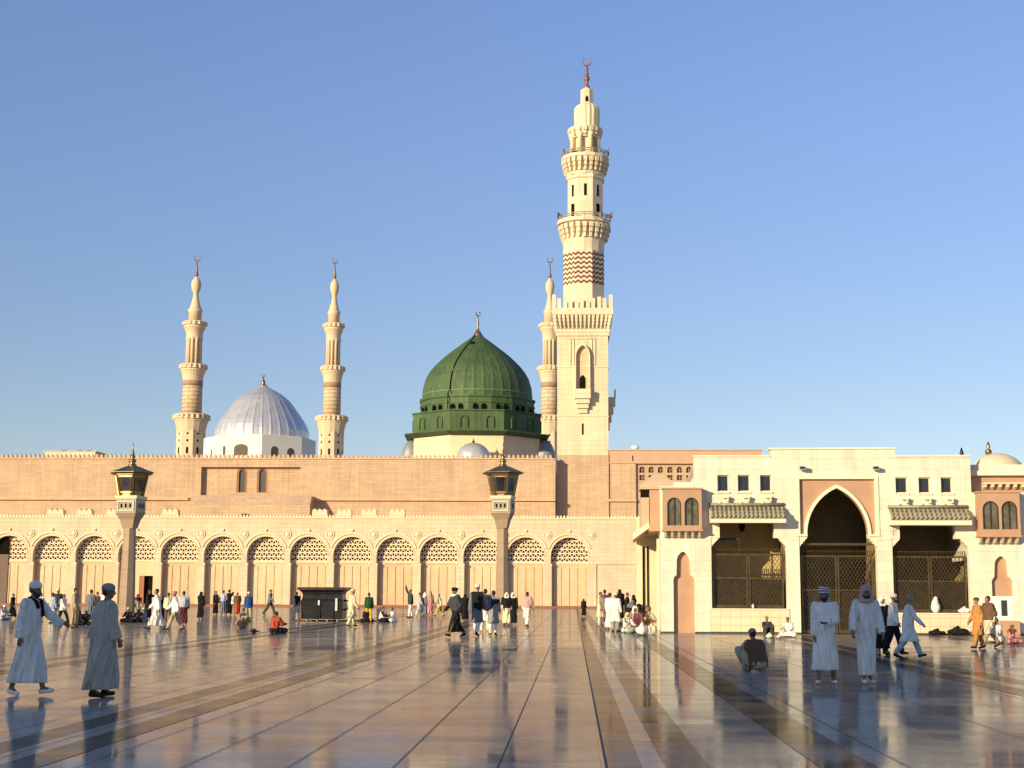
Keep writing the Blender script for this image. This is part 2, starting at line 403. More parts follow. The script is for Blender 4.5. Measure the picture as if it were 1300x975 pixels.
def cloth_mb(part, J, pose, o):
    mb = MB(); seat = (pose in SEAT) if isinstance(pose, str) else pose.get('seat', 0); sd_ = o.get('seed', 3); fo = folds(sd_+1, 8, .06, .6)
    H = J['head']; M = headM(J)
    def hp(x, y, z): return H+M@Vector((x, y, z))
    wide = o.get('wide', 0); fat = o.get('fat', 0)
    if part in ('robe', 'tunic', 'shirt', 'dress'):
        mb.loft(torso_rings(J, .012+fat), 44, lambda t, v: fo(t, 1-v))
        sleeves(mb, J, (.08, .07+wide*.25, .062+wide), .93-wide*1.3, wide*.35)
        [mb.cap(J['neck']+Vector((0, 0, -.045)), J['sho'+q]+Vector((0, 0, -.012)), .068, .064) for q in 'LR']
        if part in ('robe', 'dress'):
            if seat: seated_lap(mb, J, .125)
            else: skirt(mb, J, o.get('hem', .93), .15, o.get('flare', .17), fat, sd_, o.get('amp', .17), 8)
        elif part == 'tunic':
            if seat: seated_lap(mb, J, .12)
            else: skirt(mb, J, o.get('hem', .55), .15, .19, 0.01, sd_, .09)
        elif not seat: skirt(mb, J, .12, .155, .165, .01, sd_, .03)
    elif part == 'trousers':
        r = o.get('tr', .088)
        mb.ell(J['pel']+Vector((0, 0, .0)), (.165, .125, .13))
        for k in 'LR':
            kn = J['knee'+k]; an = J['ank'+k]; e = kn.lerp(an, .93)
            mb.cap(J['hip'+k], kn, r*1.2, r, 14); mb.cap(kn, e, r, r*.8, 14)
            for q in (.2, .55, .85): mb.ell(kn.lerp(an, q), (r*1.05, r*1.05, .022))
    elif part == 'vest':
        mb.loft(torso_rings(J, .035+fat, -.1), 44, lambda t, v: fo(t, 1-v)); mb.cap(J['shoL'].lerp(J['shoR'], .04), J['shoR'].lerp(J['shoL'], .04), .088, .088)
    elif part == 'shawl':
        mb.loft(torso_rings(J, .05, .0), 44, folds(sd_+5, 8, .06, .6)); mb.cap(J['shoL'], J['shoR'], .10, .10)
        for k in 'LR': mb.cap(J['sho'+k], J['elb'+k], .11, .115)
    elif part == 'blanket':
        mb.cap(J['shoL']+Vector((.05, .1, 0)), J['elbL']+Vector((.25, .16, -.02)), .12, .12); mb.cap(J['shoL']+Vector((.05, .14, -.1)), J['pel']+Vector((.3, .15, .1)), .17, .1)
        mb.cap(J['shoL']+Vector((0, .1, -.1)), J['shoR']+Vector((0, .1, -.1)), .12, .1); mb.ell(J['chest']+Vector((.2, .16, -.05)), (.25, .13, .25))
    elif part == 'backpack':
        mb.ell(J['chest']+Vector((0, .2, .0)), (.15, .1, .21)); mb.cap(J['shoL'], J['chest']+Vector((.12, -.1, -.05)), .025, .025)
    elif part == 'cap':
        mb.ell(hp(0, .01, .056), (.09, .11, .076), M=M); mb.lathe([(.084, -.035), (.088, -.025), (.087, .0), (.08, .02)], 0, 0, 20)
        n = 80
        for i in range(len(mb.v)-n, len(mb.v)): v = mb.v[i]; mb.v[i] = hp(v.x*.96, .008+v.y*1.16, .055+v.z)
    elif part == 'hair':
        mb.ell(hp(0, .022, .04), (.08, .092, .082), M=M); mb.ell(hp(0, .045, -.01), (.073, .058, .065), M=M)
    elif part == 'turban':
        mb.ell(hp(0, .01, .08), (.08, .09, .06), M=M)
        for j, (z, r) in enumerate(((.048, .086), (.078, .094), (.105, .082))):
            pts = [hp(r*math.cos(t), .01+r*1.12*math.sin(t), z+.018*math.sin(t*1+j*2)) for t in [2*math.pi*i/16 for i in range(16)]]
            mb.tube(pts, .026, 8, closed=True)
        if o.get('tail'): mb.cap(hp(.05, .09, .04), hp(.06, .12, -.14), .028, .035)
    elif part == 'headscarf':
        mb.ell(hp(0, .025, .035), (.098, .108, .098), M=M)
        mb.cap(hp(0, .06, -.02), J['neck']+Vector((0, .07, -.06)), .09, .12); 
        for q in (-1, 1): mb.cap(hp(q*.075, -.015, .0), hp(q*.085, -.02, -.13), .034, .045)
        mb.cap(hp(.07, -.06, -.14), hp(-.07, -.06, -.14), .04, .04)
    elif part == 'veil':
        mb.ell(hp(0, .02, .03), (.10, .115, .105), M=M); mb.cap(hp(0, .04, -.02), J['neck']+Vector((0, .03, -.05)), .095, .15)
        mb.cap(J['shoL'], J['shoR'], .11, .11); mb.ell(J['chest']+Vector((0, .02, .05)), (.23, .17, .2))
        mb.cap(hp(.0, -.03, -.1), J['chest']+Vector((0, -.06, .1)), .06, .12)
    elif part == 'wrap':
        pts = [hp(.105*math.cos(t), .0+.11*math.sin(t), -.135+.02*math.sin(t+1)) for t in [2*math.pi*i/16 for i in range(16)]]
        mb.tube(pts, .038, 8, closed=True)
    elif part == 'beard':
        mb.ell(hp(0, -.05, -.085), (.05, .045, .05), M=M)
        for q in (-1, 1): mb.cap(hp(q*.06, -.01, -.03), hp(q*.04, -.05, -.085), .018, .025)
    elif part == 'scarf':
        mb.cap(J['neck']+Vector((.07, .02, .0)), J['neck']+Vector((.06, -.1, -.05)), .03, .035); mb.cap(J['neck']+Vector((.06, -.1, -.05)), J['chest']+Vector((.07, -.145, -.06)), .034, .03)
        mb.cap(J['neck']+Vector((-.07, .02, .0)), J['neck']+Vector((.07, .03, .02)), .035, .035)
        mb.cap(J['neck']+Vector((-.07, .02, .0)), J['neck']+Vector((-.05, -.1, -.05)), .03, .03); mb.cap(J['neck']+Vector((-.05, -.1, -.05)), J['chest']+Vector((-.05, -.145, .06)), .03, .03)
    elif part == 'shoe':
        k = o['k']; a = J['ank'+k]; t = J['toe'+k]; mb.cap(a+Vector((0, .03, -.045)), t+Vector((0, 0, .0)), .043, .036)
        if o.get('sandal') is None: mb.cap(a+Vector((0, .015, -.01)), a+Vector((0, -.03, -.035)), .045, .04)
    return mb
MESHC = {}
def pmesh(part, pose, o, vox, it):
    key = (part, str(pose), str(sorted(o.items())), vox)
    if key not in MESHC:
        J = skel(pose)
        if part == 'body': mb = body_mb(J)
        elif part == 'eye':
            mb = MB(); M = headM(J)
            mb.ell(J['head']+M@Vector((o['q']*.029, -.083, .006)), (.012, .008, .007), M=M)
        else: mb = cloth_mb(part, J, pose, o)
        MESHC[key] = mb.mesh(part) if part == 'eye' else remesh(mb, vox, it)
    return MESHC[key]
CL = {}
def cmat(c):
    n = {'stripe': (.6, .6, .5), 'white': (.87, .81, .70), 'offwhite': (.66, .62, .54), 'paleblue': (.80, .77, .67), 'blue': (.36, .44, .50), 'navy': (.015, .025, .07), 'royal': (.03, .07, .24),
         'grey': (.29, .28, .26), 'greygreen': (.45, .41, .32), 'slate': (.15, .165, .19), 'darkgrey': (.05, .05, .055), 'black': (.012, .011, .012), 'cream': (.66, .58, .38), 'yellow': (.7, .42, .04),
         'tan': (.38, .28, .16), 'khaki': (.42, .36, .24), 'orange': (.50, .22, .06), 'brown': (.15, .08, .045), 'maroon': (.10, .02, .02), 'red': (.4, .07, .03), 'pink': (.55, .24, .22),
         'purple': (.12, .07, .14), 'green': (.02, .07, .03), 'skin': (.22, .11, .065), 'skin2': (.32, .17, .105), 'hair': (.01, .008, .007), 'leather': (.03, .02, .015), 'checker': (.5, .3, .28),
         'lilac': (.48, .45, .5), 'olive': (.25, .22, .12), 'beige': (.48, .42, .32)}[c]
    if c in ('skin', 'skin2'): return mat(c, n, .5, 0, .08, 12)
    if c == 'stripe':
        m = mat('striped turban cloth', (.62, .60, .52), .85, 0, .1, 6)
        if 'st' not in MC:
            t = m.node_tree; w = nn(t, 'ShaderNodeTexWave', wave_type='BANDS', bands_direction='Z'); w.inputs['Scale'].default_value = 7; w.inputs['Distortion'].default_value = 3; tc = nn(t, 'ShaderNodeTexCoord'); t.links.new(tc.outputs['Object'], w.inputs['Vector'])
            cr_ = nn(t, 'ShaderNodeValToRGB'); cr_.color_ramp.elements[0].position = .25; cr_.color_ramp.elements[0].color = (.05, .06, .05, 1); cr_.color_ramp.elements[1].position = .45; cr_.color_ramp.elements[1].color = (.66, .64, .56, 1)
            t.links.new(w.outputs[0], cr_.inputs[0]); t.links.new(cr_.outputs[0], t.nodes['Principled BSDF'].inputs['Base Color']); MC['st'] = 1
        return m
    if c == 'hair': return mat(c, n, .6, 0, .1, 30)
    if c == 'checker': return mat('checker cloth', n, .85, 0, .35, 45, .2, 60)
    return mat(c+' cloth', n, .85, 0, .07, 6, 0, 90, .2, wrinkle=1)
def person(px, fy, hy, pose, yaw, parts, label, group='visitors on the plaza', vox=.02, o=None, skin='skin', cat='person', hscale=None):
    o = o or {}; p = G(px, fy); hero = vox < .015
    J = skel(pose); nat = J['head'].z+.13
    hor = fy-F*HC/ (p-CAM).dot(f0) if False else None
    d = (p-CAM).dot(f0); hh = (fy-hy)*d/F*math.cos(PITCH)
    sc = hh/nat if hscale is None else hscale
    sc = max(.62, min(1.16, sc))
    t = thing('person', label, cat, p, R(yaw), group, local=True); t.scale = (sc, sc, sc)
    child('body', pmesh('body', pose, {}, .0065 if hero else vox*.8, 1 if hero else 1), t, cmat(skin))
    for q in parts:
        part, c = q[0], q[1]; oo = dict(o.get(part, {})); 
        if part == 'shoes':
            for k in 'LR': child('shoe', pmesh('shoe', pose, {'k': k, **oo}, .01 if hero else .016, 1), t, cmat(c))
            continue
        big = part in ('robe', 'tunic', 'shirt', 'trousers', 'shawl', 'veil', 'blanket', 'vest', 'dress')
        ch = child(part, pmesh(part, pose, oo, vox if big else min(vox, .014) if not hero else .008, 2 if big else 1), t, cmat(c))
    if hero and not o.get('noeyes'):
        for q in (-1, 1): child('eye', pmesh('eye', pose, {'q': q}, .01, 0), t, mat('eye', (.02, .015, .012), .2))
    return t
hr = [('hair', 'hair')]; sh = [('shoes', 'leather')]
# ---- the five nearest figures
person(34, 883, 737, dict(lean=4, thL=15, knL=2, thR=-10, knR=10, ab=2, aL=(42, 8, 24, 0), aR=(-10, 5, 8, 0), hp=4, fpR=-14, fpL=6), 72,
       [('robe', 'paleblue'), ('cap', 'white'), ('hair', 'hair'), ('beard', 'hair'), ('scarf', 'black'), ('shoes', 'white')],
       'man in pale blue-white robe and white cap with black scarf striding right at left edge', vox=.012,
       o={'robe': {'wide': .012, 'flare': .16, 'seed': 11, 'hem': .9}, 'shoes': {'sandal': 1}})
person(128, 885, 740, dict(lean=4, thL=9, knL=3, thR=-9, knR=7, ab=4, aL=(-14, 14, 10, 0), aR=(6, 12, 12, 0), hy=-25, fpR=-8), 130,
       [('robe', 'greygreen'), ('cap', 'grey'), ('hair', 'hair'), ('shoes', 'leather')],
       'heavy man in loose grey robe and grey cap walking right beside the left lamp post', vox=.012,
       o={'robe': {'wide': .022, 'flare': .2, 'seed': 5, 'hem': .96, 'fat': .045}})
person(1049, 868, 745, dict(lean=2, thL=-2, knL=6, thR=12, knR=5, ab=5, aL=(14, 3, 66, .85), aR=(2, 4, 8, 0), hp=4, fpL=0, hy=-12), -8,
       [('robe', 'white'), ('turban', 'stripe'), ('beard', 'hair'), ('shoes', 'white')],
       'bearded man in white shin-length robe and striped turban, one arm across his belly', vox=.012,
       o={'robe': {'hem': .8, 'flare': .17, 'seed': 21}, 'turban': {'tail': 1}, 'shoes': {'sandal': 1}})
person(1101, 868, 742, dict(lean=4, thL=-4, knL=10, thR=10, knR=5, ab=-1, aL=(6, 13, 10, 0), aR=(14, 18, 14, 0), hp=8, fpL=-8), 5,
       [('robe', 'paleblue'), ('headscarf', 'checker'), ('wrap', 'checker'), ('beard', 'hair'), ('shoes', 'white')],
       'man in loose pale robe with wrapped red and white headscarf striding towards the viewer', vox=.012,
       o={'robe': {'hem': .93, 'flare': .13, 'amp': .1, 'wide': .014, 'seed': 31}})
person(962, 853, 801, dict(lean=20, thL=138, knL=136, thR=86, knR=166, ab=30, aL=(46, 16, 55, .3), aR=(34, 18, 50, .3), hp=6, low=1, seat=1), 200, [('tunic', 'khaki'), ('vest', 'brown'), ('cap', 'grey'), ('hair', 'hair')],
       'man squatting alone on the marble with brown waistcoat and grey cap, back to viewer', vox=.012, o={'noeyes': 1, 'tunic': {'fat': .03}, 'vest': {'fat': .03}}, hscale=.93)
# ---- mid-distance figures
PR = [
 (1154, 836, 755, 'walk', 88, [('tunic','paleblue'),('trousers','blue'),('cap','grey'),*sh], 'man in light blue shirt and wide blue trousers striding right past the right gate'),
 (1135, 832, 753, 'stroll', 60, [('shirt','white'),('trousers','black'),('cap','white'),('beard','hair'),*sh], 'man in white shirt, black trousers and white cap beside the light blue man'),
 (1121, 829, 757, 'stand', 10, [('vest','black'),('robe','black'),('headscarf','white')], 'figure in black with white head cloth just behind the robed men'),
 (1243, 824, 758, 'stroll', -78, [('tunic','orange'),('trousers','orange'),('cap','brown'),*sh], 'man in orange-brown tunic and trousers with flat cap walking left'),
 (1258, 822, 756, 'walk', -72, [('tunic','cream'),('trousers','tan'),('shawl','brown'),*hr,*sh], 'man with pale yellow shirt and brown shawl following the orange-clad man'),
 (1269, 816, 784, 'sit', -60, [('robe','offwhite'),*hr], 'seated figure in off-white with dark hair below the keyhole niche'),
 (1284, 817, 793, 'sit', 20, [('robe','pink'),('veil','brown')], 'small seated figure in pink and brown at the far right wall foot'),
 (974, 809, 782, 'knees', 10, [('tunic','darkgrey'),('trousers','black'),('cap','orange')], 'man in dark jacket and orange cap sitting against the wall under the left gate'),
 (1001, 809, 783, 'sit', -20, [('robe','white'),*hr], 'person in white sitting against the wall beside the central gate'),
 (50, 790, 752, 'stand', 160, [('robe','paleblue'),*hr], 'robed figure in pale blue glimpsed just behind the striding man at left'),
 (15, 786, 753, 'stroll', 80, [('robe','black'),*hr], 'person in black walking at the far left edge'),
 (3, 787, 768, 'sit', 60, [('robe','lilac'),('cap','white')], 'seated person in lilac-grey at the extreme left edge'),
 (65, 791, 752, 'stand', 150, [('shirt','blue'),('trousers','white'),*hr,*sh], 'person in blue shirt and white trousers standing near the left man\'s hand'),
 (72, 790, 747, 'stand', 200, [('shirt','darkgrey'),('trousers','slate'),('cap','white')], 'dark-clothed man with white cap behind the boy with the backpack'),
 (79, 793, 754, 'walk', 70, [('shirt','white'),('trousers','black'),('backpack','slate'),*hr,*sh], 'man in white shirt with dark backpack and black trousers mid-stride'),
 (93, 797, 746, 'stand', 95, [('robe','tan'),('vest','khaki'),('scarf','purple'),*hr,*sh], 'tall man in tan robe with purplish scarf, left of the grey-robed man'),
 (101, 794, 775, 'sit', 0, [('robe','black'),('veil','black')], 'left one of two black-veiled women sitting on the ground'),
 (109, 794, 775, 'sit', 10, [('robe','black'),('veil','black')], 'right one of two black-veiled women sitting on the ground'),
 (114, 791, 748, 'stand', 170, [('robe','slate'),*hr], 'person in slate-blue robe standing left of the pink shirt'),
 (122, 789, 751, 'stroll', 60, [('shirt','pink'),('trousers','darkgrey'),*hr,*sh], 'person in salmon-pink shirt and dark trousers'),
 (131, 787, 749, 'stand', 180, [('robe','white'),*hr], 'white-robed person mostly hidden behind the heavy grey-robed man'),
 (163, 790, 771, 'sit', 0, [('robe','black'),('cap','white')], 'person in black with white cap sitting at the left lamp post'),
 (174, 787, 754, 'stand', 30, [('dress','khaki'),('veil','maroon')], 'woman with maroon veil standing by the left lamp post'),
 (176, 790, 773, 'sit', -20, [('robe','maroon'),('veil','black')], 'woman in dark red sitting right of the left lamp post'),
 (184, 790, 771, 'sit', -40, [('robe','grey'),('cap','white')], 'person in grey with white cap sitting beside the doorway'),
 (187, 787, 748, 'reach', 80, [('robe','black'),*hr], 'person in black stretching an arm to the right before the dark doorway'),
 (199, 800, 747, 'walk', -80, [('robe','white'),('hair','hair'),*sh], 'man in long white robe striding left in front of the doorway'),
 (208, 789, 757, 'stand', 0, [('robe','darkgrey'),('veil','black')], 'dark figure between the white robe and the cream top'),
 (213, 791, 752, 'stand', 200, [('shirt','cream'),('trousers','brown'),*hr], 'person in cream top and dark brown trousers'),
 (222, 801, 750, 'walk', -70, [('shirt','white'),('trousers','khaki'),('cap','tan'),*sh], 'man in white shirt and khaki trousers walking left'),
 (232, 796, 750, 'stroll', 190, [('shawl','lilac'),('dress','maroon'),*hr], 'woman in maroon dress and lilac-grey shawl, back to viewer'),
 (254, 787, 751, 'stand', 150, [('robe','black'),('veil','black')], 'woman in full black abaya standing alone, left of the group of four'),
 (273, 781, 750, 'stand', 60, [('robe','black'),('vest','darkgrey'),*hr], 'person in black at the left end of the standing group'),
 (283, 781, 749, 'stand', 180, [('robe','slate'),('shawl','lilac'),*hr], 'person in grey-blue robe in the middle of the standing group'),
 (290, 781, 748, 'stand', 190, [('robe','black'),*hr], 'thin figure in black in the middle of the standing group'),
 (295, 781, 751, 'stand', 200, [('shirt','white'),('trousers','grey'),*hr], 'person with white top in the standing group'),
 (301, 782, 752, 'stand', 210, [('shawl','brown'),('dress','red'),*hr], 'person with dark shawl over red at the right end of the standing group'),
 (315, 790, 751, 'stroll', 200, [('shirt','royal'),('trousers','khaki'),('cap','white'),*sh], 'man in royal blue jacket and khaki trousers, back to viewer'),
 (304, 798, 772, 'squat', 60, [('tunic','tan'),('trousers','black'),*hr], 'person in tan top crouching left of the blue jacket'),
 (342, 781, 748, 'walk', 80, [('shirt','slate'),('trousers','darkgrey'),*hr,*sh], 'man in slate shirt and dark trousers passing in front of the arcade alone'),
 (348, 804, 776, 'sit', 150, [('robe','black'),('shawl','red'),*hr], 'person sitting on the marble wrapped in a fiery red shawl'),
 (376, 787, 751, 'stroll', 30, [('tunic','beige'),('vest','black'),('trousers','offwhite'),*hr,*sh], 'man in beige with black waistcoat at the left end of the metal container'),
 (446, 796, 748, 'stroll', 120, [('tunic','cream'),('trousers','cream'),('turban','offwhite'),*sh], 'man all in cream at the right end of the metal container'),
 (468, 790, 752, 'stand', 185, [('shirt','green'),('trousers','yellow'),*hr], 'person in dark green top and yellow wrap, hands on hips'),
 (465, 790, 772, 'sit', 180, [('robe','black'),('veil','black')], 'black-veiled figure sitting at the feet of the green and yellow clothes'),
 (484, 790, 770, 'sit', 80, [('robe','black'),('vest','white'),*hr], 'person in black and white sitting on the ground facing right'),
 (500, 790, 771, 'sit', -60, [('robe','white'),*hr], 'person in white sitting on the ground facing the black and white figure'),
 (521, 784, 748, 'wave', -60, [('vest','green'),('shirt','darkgrey'),('trousers','white'),*hr,*sh], 'man in dark waistcoat and white trousers raising one arm'),
 (532, 783, 752, 'stroll', 100, [('tunic','lilac'),('trousers','offwhite'),*hr], 'person in pale lilac tunic next to the raised arm'),
 (539, 783, 752, 'stand', 120, [('robe','slate'),('headscarf','white')], 'person in dark slate robe with white head cloth'),
 (546, 782, 750, 'stand', 180, [('robe','pink'),('headscarf','tan')], 'figure in dusty pink robe close to the wall'),
 (558, 783, 754, 'walk', -80, [('vest','slate'),('shirt','cream'),('trousers','yellow'),*hr,*sh], 'person with yellow trousers and dark waistcoat walking left'),
 (579, 809, 746, 'walk', -60, [('robe','black'),('shawl','darkgrey'),('wrap','white'),('turban','black'),*sh], 'large figure in black with white neck scarf and black turban striding left'),
 (590, 789, 754, 'stand', 180, [('robe','black'),('veil','black')], 'woman in black abaya just right of the black-turbaned figure'),
 (605, 808, 741, 'walk', 165, [('tunic','slate'),('vest','black'),('trousers','white'),('cap','white'),('shoes','black')], 'tall man with black waistcoat over slate tunic and white cap'),
 (616, 803, 747, 'stroll', 190, [('tunic','white'),('shawl','purple'),('trousers','white'),*hr], 'person in purple shawl and white trousers between two slate tunics'),
 (626, 807, 749, 'stroll', 175, [('tunic','grey'),('blanket','navy'),('trousers','white'),*hr,*sh], 'man in grey tunic with a bulging navy blanket over his shoulder'),
 (643, 795, 752, 'stroll', 0, [('robe','cream'),('shawl','black'),('headscarf','white'),*sh], 'person with white robe under an open black cloak at the right lamp post'),
 (651, 794, 752, 'stand', 10, [('robe','black'),('headscarf','white')], 'figure in black with white head cloth right of the right lamp post'),
 (669, 796, 751, 'stroll', 150, [('tunic','offwhite'),('shawl','checker'),('trousers','white'),*hr,*sh], 'man with red and white checked shawl and white trousers'),
 (741, 783, 760, 'stand', 170, [('robe','black'),('veil','black')], 'small lone figure in black by the blank wall'),
 (762, 795, 751, 'stand', 60, [('tunic','cream'),('trousers','offwhite'),*hr], 'person in cream tunic at the left of the right-hand crowd'),
 (768, 793, 748, 'stand', 190, [('robe','purple'),*hr], 'thin figure in dark purple behind the cream tunic'),
 (774, 800, 752, 'stand', 150, [('robe','white'),('vest','paleblue'),*hr], 'person in bright white robe beside the white top and grey skirt'),
 (781, 802, 752, 'stand', 150, [('tunic','white'),('trousers','grey'),('cap','white'),*sh], 'person in white tunic and grey trousers with white cap, nearest of the crowd'),
 (787, 788, 748, 'stand', 180, [('robe','black'),('veil','black')], 'tall black-clad figure against the blank wall'),
 (796, 790, 752, 'stand', 80, [('robe','black'),*hr], 'person in black robe left of the white bundle'),
 (805, 790, 755, 'stand', -80, [('robe','brown'),('veil','black')], 'veiled dark figure right of the white bundle'),
 (795, 803, 777, 'sit', 30, [('robe','offwhite'),('headscarf','cream')], 'person in off-white sitting at the front left of the heap of bags'),
 (806, 801, 769, 'sit', 0, [('robe','pink'),('headscarf','white')], 'person in pink with white head cloth sitting in the crowd'),
 (813, 797, 766, 'sit', -30, [('robe','maroon'),('veil','black')], 'black-veiled woman sitting in the middle of the crowd'),
 (821, 797, 768, 'sit', 20, [('robe','beige'),*hr], 'person in beige sitting close to the corner of the pale building'),
 (797, 796, 762, 'stoop', 120, [('robe','black'),('veil','slate')], 'dark figure stooping above the seated people'),
 (818, 790, 760, 'knees', 0, [('robe','darkgrey'),('headscarf','white')], 'grey-clad figure with white head cloth behind the seated crowd'),
 (826, 801, 779, 'sit', -50, [('robe','orange'),('headscarf','offwhite')], 'person in orange sitting right against the corner of the pale building'),
]
for i, (px, fy, hy, pose, yaw, parts, label) in enumerate(PR):
    person(px, fy, hy, pose, yaw, parts, label, skin='skin' if i % 3 else 'skin2')
# ------------------------------------------------------------------ stone palette
PEACH = mat('peach stone', (.70, .53, .35), .75, var=.09, vs=.3, brick=(1.3, .42, .012, .84, .5, .05), streak=.10)
PEACHP = mat('peach panel', (.69, .49, .29), .75, var=.06, vs=.8, streak=.04)
CREAM = mat('cream trim stone', (.76, .61, .40), .75, var=.06, vs=.8)
PINK = mat('pink coursed stone', (.575, .39, .24), .8, var=.11, vs=.25, brick=(1.1, .30, .02, .8, .5, .08), streak=.14)
PINKP = mat('pink plain stone', (.56, .36, .23), .8, var=.06, vs=.8)
BAND = mat('red plinth stone', (.26, .10, .05), .6, var=.1, vs=2)
IVORY = mat('ivory limestone blocks', (.79, .71, .54), .7, var=.10, vs=.6, brick=(.72, .42, .008, .84, 0, .06), streak=.15, bs=30)
IVORYS = mat('ivory limestone small blocks', (.74, .60, .39), .7, var=.06, vs=.9, brick=(.40, .33, .012, .72, 0, .04), streak=.04)
IVORYP = mat('ivory plain stone', (.78, .67, .48), .7, var=.05, vs=1.2)
ROSE = mat('rose stone', (.46, .265, .16), .75, var=.07, vs=1.5, bump=.1)
MIN = mat('minaret cream stone', (.72, .59, .38), .7, var=.1, vs=.25, brick=(1.2, .6, .014, .84, .5, .04), streak=.12)
MINP = mat('minaret plain stone', (.74, .62, .42), .7, var=.1, vs=.5, streak=.12)
MINR = mat('minaret red band', (.15, .045, .03), .7, var=.1, vs=2)
MIN2 = mat('far minaret stone', (.60, .44, .27), .75, var=.08, vs=.25, brick=(3, 1.1, .16, .60, .5, .05))
MIN2P = mat('far minaret plain stone', (.66, .50, .32), .75, var=.05, vs=.4)
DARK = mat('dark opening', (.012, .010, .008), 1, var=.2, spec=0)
GLASSD = mat('dark window glass', (.02, .025, .035), .15, var=.2)
BRONZE = mat('bronze lattice', (.125, .085, .038), .38, .65, var=.25, vs=4)
BRONZED = mat('bronze infill', (.05, .034, .016), .45, .5, var=.5, vs=3)
GOLD = mat('gilded metal', (.28, .195, .085), .33, .85, var=.2, vs=5)
GREEN = mat('green painted lead', (.066, .118, .038), .7, var=.34, vs=.22, streak=.35)
GREENL = mat('pale green line', (.13, .22, .10), .6, var=.1)
SILVER = mat('silver sheet metal', (.62, .61, .62), .36, .45, var=.1, vs=.6, streak=.1)
WHITEW = mat('whitewashed drum', (.76, .72, .62), .7, var=.05, vs=.4)
TILEG = mat('grey-green glazed roof tile', (.27, .24, .15), .5, var=.25, vs=5)
METALD = mat('dark weathered metal', (.035, .032, .032), .38, .6, var=.3, vs=2.5, streak=.3)
COPPER = mat('copper finial metal', (.24, .13, .08), .45, .5, var=.15, vs=3)
